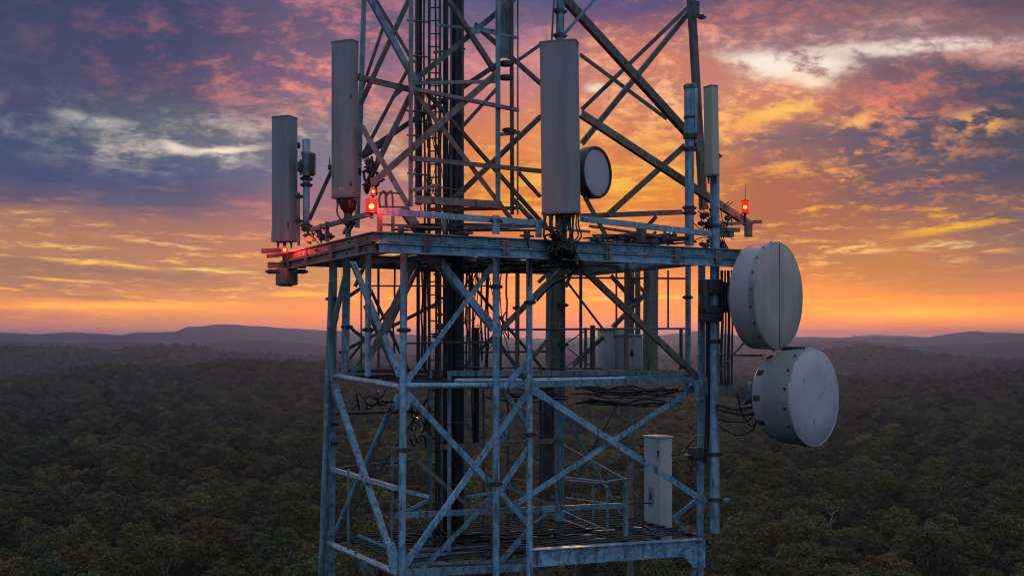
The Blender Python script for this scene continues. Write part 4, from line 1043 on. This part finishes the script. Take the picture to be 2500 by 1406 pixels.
def crown_mesh(name, rng, w, h, base, clumps, per, leaf, mat):
    vs = []; fs = []
    lobes = []
    for i in range(clumps):
        a = rng.uniform(0, 6.283); q = math.sqrt(rng.random())
        rr = q * w * .40
        top = base + h * (.45 + .55 * math.sqrt(max(0, 1 - (q * .92) ** 2)))
        z = top - rng.random() ** 1.6 * h * .5 - .5
        lobes.append((Vector((rr * math.cos(a), rr * math.sin(a), z)), rng.uniform(.5, 1.45) * w * .125))
    for c, s in lobes:
        for k in range(per):
            d = Vector((rng.gauss(0, 1), rng.gauss(0, 1), rng.gauss(.25, 1))).normalized()
            p = c + Vector((d.x, d.y, d.z * .72)) * s * (rng.random() ** .35)
            nrm = (d + Vector((rng.gauss(0, .6), rng.gauss(0, .6), rng.gauss(.2, .6)))).normalized()
            a = nrm.orthogonal().normalized(); a = Matrix.Rotation(rng.uniform(0, 6.28), 3, nrm) @ a
            b = nrm.cross(a)
            l = leaf * rng.uniform(.6, 1.3); wd = l * rng.uniform(.4, .75)
            i0 = len(vs)
            vs += [p - a * l * .5, p + b * wd * .5 + nrm * l * .07, p + a * l * .5, p - b * wd * .5 + nrm * l * .07]
            fs.append((i0, i0 + 1, i0 + 2, i0 + 3))
    me = bpy.data.meshes.new(name); me.from_pydata([v[:] for v in vs], [], fs); me.materials.append(M[mat])
    return me, lobes

def trunk_mesh(name, rng, lobes, base, mat, r0=.26):
    bm = bmesh.new()
    lean = Vector((rng.uniform(-.8, .8), rng.uniform(-.8, .8), 0))
    fork = Vector((0, 0, base * .75)) + lean * .5
    def limb(p, q, ra, rb, bend):
        mid = (p + q) / 2 + bend
        cyl(bm, p, mid, ra, (ra + rb) / 2, 8, False); cyl(bm, mid, q, (ra + rb) / 2, rb, 8, False)
    limb(Vector((0, 0, -1.5)), fork, r0, r0 * .7, lean * .15)
    for c, s in rng.sample(lobes, min(7, len(lobes))):
        limb(fork, c, r0 * .5, .045, Vector((rng.uniform(-.5, .5), rng.uniform(-.5, .5), .4)))
    me = bpy.data.meshes.new(name); bm.to_mesh(me); bm.free(); me.shade_smooth(); me.materials.append(M[mat])
    return me

rt = random.Random(11)
KINDS = [('leaf0', 8.6, 7.0, 6.5, 22), ('leaf1', 9.0, 6.5, 6.5, 20), ('leaf2', 8.0, 8.0, 7.0, 20), ('leaf3', 7.6, 7.0, 6.0, 20), ('leaf4', 7.4, 6.0, 6.5, 18), ('leaf0', 10.0, 8.0, 7.0, 26), ('leaf3', 9.2, 8.5, 7.0, 24), ('leaf2', 9.4, 6.0, 8.0, 15)]
LABELS = ['olive crowned gum tree in the near forest below the tower', 'gum tree with a rust brown crown in the near forest', 'grey green gum tree in the near forest below the tower',
          'small dark green tree in the near forest below the tower', 'low tree with a yellow green crown in the near forest', 'broad spreading olive gum tree in the near forest', 'tall dark green tree in the near forest below the tower',
          'thin crowned grey tree with pale limbs in the near forest']
PROTO = []
for k, (lm, w, h, base, nc) in enumerate(KINDS):
    cm, lobes = crown_mesh('crown', rt, w, h, base, int(nc * 1.7), 70, .56, lm)
    tm = trunk_mesh('trunk', rt, lobes, base, 'bark')
    PROTO.append((cm, tm))

# positions: a jittered polar scatter that opens out with distance
pts = []
d = 175.0
rp = random.Random(5)
def patch(x, y): return fbm(x / 90, y / 90, 2), fbm(x / 60 + 40, y / 60, 2)
while d < 4700:
    s = max(6.7, d * .0074)
    tmax = .66
    n = int(2 * tmax * d / s)
    for i in range(n):
        u = (i + rp.random()) / n * 2 - 1
        az = u * tmax
        dd = d + rp.uniform(-.5, .5) * s
        x = dd * math.sin(az); y = dd * math.cos(az)
        q, q2 = patch(x, y)
        wts = [3, 1.2 + max(0, q) * 9, 2.2, 3 + max(0, -q) * 6, .7 + max(0, q2) * 4, 2.0, 2.2 + max(0, -q2) * 3, 1.3]
        k = rp.choices(range(8), wts)[0]
        sc = rp.choice((.58, .68, .78, .88, 1.0, 1.1, 1.3, 1.55)) * rp.uniform(.92, 1.08) 
        if d > 900: sc = (.75 + (sc - .75) * .55) * (1 + .45 * min(1, max(0, d - 2200) / 1200))
        pts.append((x, y, ground(x, y) - .5, rp.uniform(0, 6.283), sc, k, d))
    d += s * .92

def inframe(p):
    px = HX + F * p[0] / p[1]
    py = HY - F * (p[2] + 13 * p[4] - ZC) / p[1]
    return -20 < px < 2520 and py < 1412
near = sorted((p for p in pts if p[1] > 0 and p[6] < 600 and inframe(p)), key=lambda p: p[1])[:296]
nearset = set(id(p) for p in near)
far = [p for p in pts if id(p) not in nearset]
made = {}
for p in near:
    k = p[5]
    root = bpy.data.objects.new('gum_tree', None); root.empty_display_size = 1
    COL.objects.link(root)
    root.location = p[:3]; root.rotation_euler = (0, 0, p[3]); root.scale = (p[4],) * 3
    tag(root, LABELS[k], 'tree', 'forest trees nearest the tower: ' + LABELS[k].split(' in the ')[0])
    for nm, me in (('crown', PROTO[k][0]), ('trunk', PROTO[k][1])):
        if (k, nm) in made: o = made[(k, nm)].copy()
        else: o = bpy.data.objects.new(nm, me); made[(k, nm)] = o
        COL.objects.link(o); o.parent = root

# all the trees beyond: one mass
me = bpy.data.meshes.new('distant_forest')
me.from_pydata([p[:3] for p in far], [], [])
for nm, typ, vals in (('rot', 'FLOAT', [p[3] for p in far]), ('scl', 'FLOAT', [p[4] for p in far]), ('sort', 'INT', [p[5] for p in far])):
    at_ = me.attributes.new(nm, typ, 'POINT'); at_.data.foreach_set('value', vals)
fo = link(bpy.data.objects.new('distant_forest', me))
tag(fo, 'dense dusky eucalypt forest covering the land to the hills', 'forest', kind='stuff')
ng = bpy.data.node_groups.new('forest_scatter', 'GeometryNodeTree')
ng.interface.new_socket('Geometry', in_out='INPUT', socket_type='NodeSocketGeometry')
ng.interface.new_socket('Geometry', in_out='OUTPUT', socket_type='NodeSocketGeometry')
gi = ng.nodes.new('NodeGroupInput'); go = ng.nodes.new('NodeGroupOutput'); jn = ng.nodes.new('GeometryNodeJoinGeometry')
def attr(nm, typ):
    a = ng.nodes.new('GeometryNodeInputNamedAttribute'); a.data_type = typ; a.inputs[0].default_value = nm
    return next(o for o in a.outputs if o.enabled and o.name == 'Attribute')
ra = attr('rot', 'FLOAT'); sa = attr('scl', 'FLOAT'); ka = attr('sort', 'INT')
cx = ng.nodes.new('ShaderNodeCombineXYZ'); ng.links.new(ra, cx.inputs[2])
er = ng.nodes.new('FunctionNodeEulerToRotation'); ng.links.new(cx.outputs[0], er.inputs[0])
for k in range(8):
    if (k, 'crown') not in made: continue
    ob = ng.nodes.new('GeometryNodeObjectInfo'); ob.inputs['Object'].default_value = made[(k, 'crown')]; ob.inputs['As Instance'].default_value = True
    cmp_ = ng.nodes.new('FunctionNodeCompare'); cmp_.data_type = 'INT'; cmp_.operation = 'EQUAL'
    ins = [i for i in cmp_.inputs if i.enabled and i.type == 'INT']
    ng.links.new(ka, ins[0]); ins[1].default_value = k
    iop = ng.nodes.new('GeometryNodeInstanceOnPoints')
    ng.links.new(gi.outputs[0], iop.inputs['Points']); ng.links.new(cmp_.outputs[0], iop.inputs['Selection'])
    ng.links.new(ob.outputs['Geometry'], iop.inputs['Instance']); ng.links.new(er.outputs[0], iop.inputs['Rotation']); ng.links.new(sa, iop.inputs['Scale'])
    ng.links.new(iop.outputs[0], jn.inputs[0])
ng.links.new(jn.outputs[0], go.inputs[0])
md = fo.modifiers.new('scatter', 'NODES'); md.node_group = ng

# a few bare pale trees standing out of the canopy (photo point of the trunk foot, height in photo pixels, lean)
def dead_tree(px, py, hpx, lean, label):
    d = ZC * F / (py - HY) * .83
    for _ in range(12):
        x = (px - HX) / F * d
        d = (ZC - ground(x, d) - 7) * F / (py - HY)
    x = (px - HX) / F * d; h = hpx * d / F
    rng = random.Random(int(px))
    root = thing('bare_tree', (x, d, ground(x, d)), label, 'tree')
    bm = bmesh.new()
    z0 = 7.0
    P = [Vector((0, 0, -1)), Vector((lean * .1 * h, 0, z0)), Vector((lean * .35 * h, .3, z0 + h * .4)), Vector((lean * .75 * h, 0, z0 + h * .72)), Vector((lean * h, 0, z0 + h))]
    for i, (a, b) in enumerate(zip(P, P[1:])): cyl(bm, a, b, .24 - .05 * i, .19 - .05 * i if i < 3 else .03, 8, False)
    me = bpy.data.meshes.new('trunk'); bm.to_mesh(me); bm.free(); me.shade_smooth(); me.materials.append(M['deadwood'])
    o = bpy.data.objects.new('trunk', me); COL.objects.link(o); o.parent = root
    for j, (f, sx) in enumerate(((2, -1), (3, 1), (3, -1), (2, 1))):
        bm = bmesh.new(); a = P[f] + (P[f + 1] - P[f]) * rng.uniform(0, .5)
        L = h * rng.uniform(.22, .4)
        b = a + Vector((sx * L * .6, rng.uniform(-.5, .5), L * .8)); mid = (a + b) / 2 + Vector((sx * L * .12, 0, -L * .08))
        cyl(bm, a, mid, .10, .07, 7, False); cyl(bm, mid, b, .07, .02, 7, False)
        me = bpy.data.meshes.new('limb'); bm.to_mesh(me); bm.free(); me.shade_smooth(); me.materials.append(M['deadwood'])
        o = bpy.data.objects.new('limb', me); COL.objects.link(o); o.parent = root
for q in ((2013, 1325, 85, .28, 'forked bleached dead tree leaning right among dark crowns below the lower dish'), (1885, 1385, 62, .45, 'bare pale trunk bent right low in the forest beside the hanging pipe'),
          (1967, 1245, 52, .22, 'slim bare grey trunk behind the forked dead tree'), (2052, 1218, 48, .25, 'pale crooked bare trunk under the lower round dish'), (2310, 1250, 50, .02, 'straight pale double trunk among crowns far from the tower'),
          (420, 1295, 50, .08, 'pale forked gum trunk beside its twin in the forest'), (457, 1300, 45, .1, 'slightly shorter pale forked gum trunk beside its twin'), (735, 1232, 50, .02, 'straight pale bare tree close beside the tower leg'),
          (2395, 1385, 60, .3, 'broken pale trunk leaning low at the far corner of the forest'), (303, 1190, 26, .2, 'short pale curved trunk far back in the forest canopy')):
    dead_tree(*q)

# the dusk air
bm = bmesh.new(); box(bm, Vector((0, 5000, 26)), Vector((15000, 0, 0)), Vector((0, 11500, 0)), Vector((0, 0, 176)))
m, t = new_mat('dusk_air')
v = t.n('ShaderNodeVolumePrincipled', {'Color': (.62, .68, 1.0, 1), 'Density': 9.6e-5, 'Anisotropy': .68})
o = t.n('ShaderNodeOutputMaterial'); m.node_tree.links.new(v.outputs[0], o.inputs['Volume'])
M['air'] = m
tag(to_obj('haze', bm, 'air', smooth=0), 'thin purple dusk haze over the far hills', 'haze', kind='stuff')
# ------------------------------------------------------------------ sky
W = bpy.data.worlds.new("World"); S.world = W; W.use_nodes = True
W.node_tree.nodes.clear()
t = NT(W.node_tree)
SUN_EL, SUN_AZ = R(1.6), R(4.0)
gen = t.n('ShaderNodeTexCoord').outputs['Generated']
dirn = t.n('ShaderNodeVectorMath', {0: gen}, operation='NORMALIZE').outputs[0]
sep = t.n('ShaderNodeSeparateXYZ', {0: dirn})
dx, dy, dz = sep.outputs
yy = t.math('MAXIMUM', dy, .12)
X = t.math('DIVIDE', dx, yy)
E = t.math('DIVIDE', t.math('MAXIMUM', dz, -.02), yy)
# cloud sheet seen in perspective
hk = t.math('ADD', E, .10)
cloudv = t.n('ShaderNodeCombineXYZ', {0: t.math('DIVIDE', X, hk), 1: t.math('DIVIDE', 1.0, hk), 2: 0.0}).outputs[0]
# direction in thousands of photo pixels
sx = t.math('MULTIPLY_ADD', X, 2.664); t.t.nodes[-1].inputs[2].default_value = 1.25
sy = t.math('MULTIPLY_ADD', E, -2.664); t.t.nodes[-1].inputs[2].default_value = .83
nA = t.n('ShaderNodeTexNoise', {'Vector': cloudv, 'Scale': 1.7, 'Detail': 11, 'Roughness': .64, 'Distortion': .3})
nAc = t.n('ShaderNodeSeparateColor', {0: nA.outputs['Color']})
nf, nw1, nw2 = nA.outputs[0], nAc.outputs[1], nAc.outputs[2]
nB = t.n('ShaderNodeTexNoise', {'Vector': t.n('ShaderNodeMapping', {0: cloudv, 1: (3.1, 7.7, 0)}).outputs[0], 'Scale': 5.2, 'Detail': 10, 'Roughness': .66, 'Distortion': .25})
nBc = t.n('ShaderNodeSeparateColor', {0: nB.outputs['Color']})
nb, nb1, nb2 = nB.outputs[0], nBc.outputs[1], nBc.outputs[2]
npf = t.noise(t.n('ShaderNodeCombineXYZ', {0: sx, 1: t.math('MULTIPLY', sy, 1.7), 2: t.math('MULTIPLY', nf, .25)}).outputs[0], 9.0, 10, .64, .15)
hi = t.rng(E, .10, .20)
flat = t.rng(E, 0.0, .22, .25, 1.0)
wx = t.math('ADD', t.math('MULTIPLY', t.math('SUBTRACT', nw1, .5), .30), t.math('MULTIPLY', t.math('SUBTRACT', nb1, .5), .08))
wy = t.math('ADD', t.math('MULTIPLY', t.math('SUBTRACT', nw2, .5), .17), t.math('MULTIPLY', t.math('SUBTRACT', nb2, .5), .07))
px = t.math('ADD', sx, wx)
py = t.math('ADD', sy, t.math('MULTIPLY', wy, flat))
pos = t.n('ShaderNodeCombineXYZ', {0: px, 1: py, 2: 0.0}).outputs[0]
bpos = t.n('ShaderNodeCombineXYZ', {0: t.math('ADD', sx, t.math('MULTIPLY', wx, .45)), 1: t.math('ADD', sy, t.math('MULTIPLY', t.math('MULTIPLY', wy, flat), .42)), 2: 0.0}).outputs[0]
vt = t.math('DIVIDE', py, .86, True)

COLS = [  # photo x, shaded cloud colours by photo y, lit cloud colours by photo y
 (0, [(0,56,68,104),(100,62,72,106),(250,76,76,110),(330,70,86,114),(430,76,86,120),(478,106,96,116),(515,176,130,108),(600,188,138,105),(640,160,122,106),(700,165,124,106),(745,220,150,98),(775,190,130,108),(830,196,128,116)],
     [(0,78,76,112),(200,100,86,114),(300,140,146,156),(390,84,94,126),(478,128,108,118),(515,240,178,120),(600,250,200,132),(640,240,184,116),(700,238,172,108),(745,252,182,96),(775,206,140,108),(830,200,130,116)]),
 (400, [(0,60,68,106),(120,66,73,108),(220,84,80,112),(300,104,108,122),(365,96,106,124),(430,84,94,124),(500,108,98,120),(560,180,128,108),(640,186,136,106),(680,170,126,108),(715,190,135,105),(750,228,160,94),(778,212,142,108),(830,206,130,116)],
     [(0,96,84,120),(120,164,100,114),(220,132,98,118),(300,172,172,168),(365,228,208,190),(430,108,112,138),(500,150,110,120),(560,236,166,116),(640,255,205,122),(680,226,166,112),(715,255,186,102),(750,255,182,96),(778,222,152,108),(830,212,136,116)]),
 (800, [(0,104,88,122),(80,112,92,120),(180,134,98,130),(280,134,114,132),(360,130,124,136),(430,136,124,146),(500,168,120,130),(580,206,136,112),(650,206,146,102),(700,202,140,102),(760,234,150,92),(800,232,142,98),(830,222,134,102)],
     [(0,196,114,136),(80,222,120,122),(180,250,140,104),(280,216,142,126),(360,204,192,182),(430,172,146,150),(500,204,140,130),(580,246,170,112),(650,255,206,112),(700,255,196,102),(760,246,164,94),(800,236,146,98),(830,224,136,102)]),
 (1200, [(0,88,86,128),(90,124,100,130),(180,192,118,128),(280,214,124,88),(380,222,130,78),(480,220,130,74),(560,226,136,78),(640,224,138,84),(700,242,156,88),(760,236,146,98),(800,240,138,92),(830,232,130,96)],
     [(0,122,96,142),(90,170,110,140),(180,232,136,116),(280,255,164,92),(380,255,180,90),(480,255,190,92),(560,255,190,102),(640,252,176,98),(700,255,190,92),(760,242,156,98),(800,244,146,92),(830,234,134,96)]),
 (1600, [(0,94,80,126),(70,160,98,108),(150,204,110,82),(220,202,118,90),(300,202,118,88),(400,212,124,76),(480,224,138,74),(560,226,136,82),(640,228,142,84),(720,242,152,92),(790,244,144,84),(830,236,132,92)],
     [(0,142,100,126),(70,248,134,86),(150,255,160,76),(220,255,182,122),(300,255,176,96),(400,255,186,86),(480,255,206,112),(560,255,192,112),(640,255,182,102),(720,255,186,96),(790,248,150,86),(830,238,136,92)]),
 (1900, [(0,122,90,112),(60,142,98,108),(120,160,118,118),(200,206,130,105),(260,208,124,92),(330,134,106,112),(400,170,112,94),(480,184,116,88),(560,184,122,88),(640,194,132,86),(700,236,152,88),(760,250,166,80),(800,248,146,80),(830,236,132,92)],
     [(0,152,100,110),(60,200,112,100),(120,224,170,150),(200,252,184,120),(260,255,190,82),(330,250,170,90),(400,255,182,98),(480,255,180,92),(560,255,190,102),(640,248,186,112),(700,250,176,98),(760,255,184,80),(800,250,152,82),(830,238,134,92)]),
 (2200, [(0,112,88,106),(60,136,104,112),(110,150,124,124),(170,122,94,106),(240,148,98,104),(300,94,90,110),(380,104,92,108),(470,122,100,106),(540,176,120,98),(600,200,138,94),(680,196,134,88),(730,236,154,82),(770,252,174,80),(805,242,142,84),(830,232,130,94)],
     [(0,140,96,106),(60,176,116,112),(110,216,170,160),(170,202,112,92),(240,226,120,86),(300,226,140,96),(380,236,156,94),(470,218,138,94),(540,255,184,84),(600,255,204,132),(680,214,148,88),(730,244,168,80),(770,255,184,78),(805,246,148,86),(830,234,132,94)]),
 (2500, [(0,106,84,100),(60,134,102,110),(110,176,128,122),(170,80,84,106),(250,62,74,104),(310,74,80,96),(400,84,84,104),(470,106,92,104),(540,146,112,98),(600,148,118,110),(680,188,128,92),(735,230,146,84),(770,246,164,78),(805,232,138,88),(830,222,130,98)],
     [(0,130,92,102),(60,150,112,112),(110,226,160,140),(170,140,100,104),(250,84,84,106),(310,130,104,98),(400,140,106,100),(470,160,114,100),(540,240,170,90),(600,236,166,100),(680,204,142,92),(735,240,160,82),(770,252,172,78),(805,236,142,90),(830,224,132,98)]),
]
def column(stops): return t.ramp(vt, [(y / 860, lin((r, g, b))) for y, r, g, b in stops])
shade = lit = None
for k, (x, s_, l_) in enumerate(COLS):
    cs, cl = column(s_), column(l_)
    if shade is None: shade, lit = cs, cl
    else:
        f = t.rng(px, COLS[k - 1][0] / 1000, x / 1000)
        shade, lit = t.mix(f, shade, cs), t.mix(f, lit, cl)
nbp = t.math('ADD', nb, t.math('MULTIPLY', t.math('MULTIPLY', t.math('SUBTRACT', npf, nb), .72), hi))
mask = t.math('ADD', t.math('MULTIPLY', nf, .42), t.math('MULTIPLY', nbp, .58))
mask = t.math('SUBTRACT', mask, t.math('MULTIPLY', t.math('SUBTRACT', 1.0, hi), .035))
rip = t.noise(t.n('ShaderNodeCombineXYZ', {0: sx, 1: t.math('MULTIPLY', sy, 2.1), 2: 4.0}).outputs[0], 30.0, 7, .62, .3)
mask = t.math('ADD', mask, t.math('MULTIPLY', t.math('MULTIPLY', t.math('SUBTRACT', rip, .5), .30), t.math('MULTIPLY', t.rng(E, .05, .13), t.rng(sx, .15, 1.5, .35, 1.0))))
mask = t.rng(mask, .462, .612)
col = t.mix(mask, shade, lit)

def band(x0, y0, x1, y1, w, c, amt=1.0, lo=.40, hi_=.60, soft=.0):
    """a broken streak of cloud or open sky between two directions"""
    global col
    cx, cy = (x0 + x1) / 2000, (y0 + y1) / 2000
    L = math.hypot(x1 - x0, y1 - y0) / 2000; an = math.atan2(y1 - y0, x1 - x0)
    mp = t.n('ShaderNodeMapping', {0: bpos, 1: (cx, cy, 0), 2: (0, 0, an), 3: (L, w / 1000, 1)}, vector_type='TEXTURE').outputs[0]
    ln = t.n('ShaderNodeVectorMath', {0: mp}, operation='LENGTH').outputs['Value']
    f = t.rng(ln, 1.15, soft)
    brk = t.rng(nbp, lo, hi_)
    f = t.math('MULTIPLY', f, brk if lo > 0 else 1.0)
    col = t.mix(t.math('MULTIPLY', f, amt, True), col, lin(c))

# open pale sky between the clouds, right and left
band(1720, 150, 2140, 158, 44, (250, 232, 214), 1.0, .38, .52, .35)
band(1880, 135, 2560, 92, 24, (236, 212, 200), .95, .40, .54, .3)
band(1900, 180, 2060, 205, 26, (255, 226, 190), .9, .38, .5)
band(1420, 212, 1500, 216, 18, (255, 226, 206), .8, 0)
band(90, 285, 340, 305, 26, (196, 192, 190), .9, .36, .56)
band(380, 345, 470, 368, 13, (245, 226, 205), .9, 0)
band(420, 366, 670, 352, 12, (252, 232, 208), 1.0, 0)
# fire-coloured streaks
band(1760, 300, 2010, 246, 20, (255, 196, 66), 1.0, 0, 0, .1)
band(1740, 330, 1900, 280, 26, (255, 168, 88), .7, 0)
band(1990, 222, 2330, 190, 34, (216, 112, 88), .8, .40, .6)
band(2300, 325, 2500, 285, 52, (250, 176, 88), 1.0, .46, .56)
band(2040, 318, 2140, 285, 30, (255, 178, 98), 1.0, .44, .53)
band(2220, 380, 2380, 368, 34, (246, 170, 92), .9, .50, .58)
band(2010, 440, 2110, 425, 22, (252, 172, 92), .9, .46, .55)
band(1750, 400, 2060, 395, 55, (255, 178, 98), .8, .46, .58)
band(2130, 585, 2520, 528, 15, (255, 192, 78), 1.0, .36, .50)
band(2200, 612, 2400, 590, 12, (255, 218, 146), .9, .42, .55)
band(1960, 600, 2240, 612, 20, (255, 206, 132), .8, .46, .58)
band(400, 655, 660, 668, 7, (255, 226, 128), 1.0, 0)
band(40, 626, 430, 662, 10, (255, 206, 110), .95, .3, .5)
band(0, 598, 300, 606, 9, (255, 212, 140), .9, .42, .54)
band(240, 578, 560, 612, 7, (252, 206, 138), .9, .42, .54)
band(20, 676, 300, 694, 6, (250, 190, 106), .9, .3, .5)
band(-40, 748, 640, 744, 13, (255, 184, 92), .95, 0)
band(600, 718, 900, 720, 9, (255, 204, 96), .95, .3, .5)
band(0, 520, 170, 535, 14, (250, 196, 130), .8, .44, .55)
band(1080, 410, 1860, 400, 190, (255, 184, 88), .55, .34, .58)
band(1200, 440, 1680, 430, 70, (255, 204, 100), .75, .38, .56)
band(1380, 735, 1700, 720, 9, (255, 198, 96), .9, 0)
band(1960, 768, 2520, 756, 16, (255, 190, 72), .85, 0)
# dark bars
band(-80, 640, 620, 692, 15, (158, 118, 106), .95, 0)
band(250, 700, 800, 702, 11, (166, 124, 106), .7, .36, .5)
band(-60, 722, 460, 726, 9, (170, 122, 104), .8, 0)
band(-80, 548, 520, 566, 12, (168, 124, 108), .7, .38, .54)
band(300, 640, 900, 686, 9, (176, 130, 106), .6, .36, .5)
band(2000, 690, 2540, 706, 30, (196, 134, 88), .6, 0)

col = t.n('ShaderNodeHueSaturation', {'Saturation': t.rng(E, .12, .27, 1.05, .88), 'Color': t.n('ShaderNodeGamma', {0: col, 1: 1.08}).outputs[0]}).outputs[0]
col = t.mix(1.0, col, t.mix(t.rng(E, .0, .10), (1.95, 1.72, 1.0), (1.05, 1.05, 1.05)), 'MULTIPLY')
# rest of the dome: a clear dusk sky, lighter and blue away from the sunset
sk = t.n('ShaderNodeTexSky', sky_type='NISHITA', sun_disc=False, sun_elevation=SUN_EL, sun_rotation=SUN_AZ, altitude=300, air_density=1.2, dust_density=2.0, ozone_density=2.5).outputs[0]
rear = t.ramp(t.math('MAXIMUM', dz, 0.0), [(0, (.21, .31, .47)), (.12, (.25, .39, .60)), (.4, (.31, .46, .70)), (.8, (.46, .56, .74)), (1, (.50, .58, .74))])
rear = t.mix(t.rng(nf, .45, .62, 0, .35), rear, (.34, .33, .40))
rear = t.mix(.06, rear, t.n('ShaderNodeVectorMath', {0: sk, 3: .10}, operation='SCALE').outputs[0])
f = t.rng(dy, .80, .30)
f = t.math('MAXIMUM', f, t.rng(dz, .34, .62))
col = t.mix(f, col, rear)
# under the horizon
col = t.mix(t.rng(dz, -.004, -.02), col, (.10, .085, .085))
bg = t.n('ShaderNodeBackground', {'Color': col, 'Strength': 1.0})
wo = t.n('ShaderNodeOutputWorld'); W.node_tree.links.new(bg.outputs[0], wo.inputs[0])
W.cycles.sampling_method = 'MANUAL'; W.cycles.sample_map_resolution = 1024

sd = bpy.data.lights.new('low_sun', 'SUN'); sd.energy = .35; sd.angle = R(4); sd.color = (1, .58, .32)
so = bpy.data.objects.new('low_sun', sd); COL.objects.link(so)
dv = Vector((math.sin(SUN_AZ) * math.cos(SUN_EL), math.cos(SUN_AZ) * math.cos(SUN_EL), math.sin(SUN_EL)))
so.rotation_euler = (-dv).to_track_quat('-Z', 'Y').to_euler(); so.location = (0, 60, 160)

vs = S.view_settings
vs.view_transform = 'Standard'; vs.look = 'None'; vs.exposure = 0; vs.gamma = 1; vs.use_curve_mapping = False
cy = S.cycles
cy.max_bounces = 5; cy.diffuse_bounces = 2; cy.glossy_bounces = 2; cy.transmission_bounces = 2; cy.transparent_max_bounces = 6; cy.volume_bounces = 1
cy.use_denoising = True; cy.denoising_prefilter = 'ACCURATE'; cy.filter_width = 1.15
cy.caustics_reflective = False; cy.caustics_refractive = False
cy.sample_clamp_indirect = 4
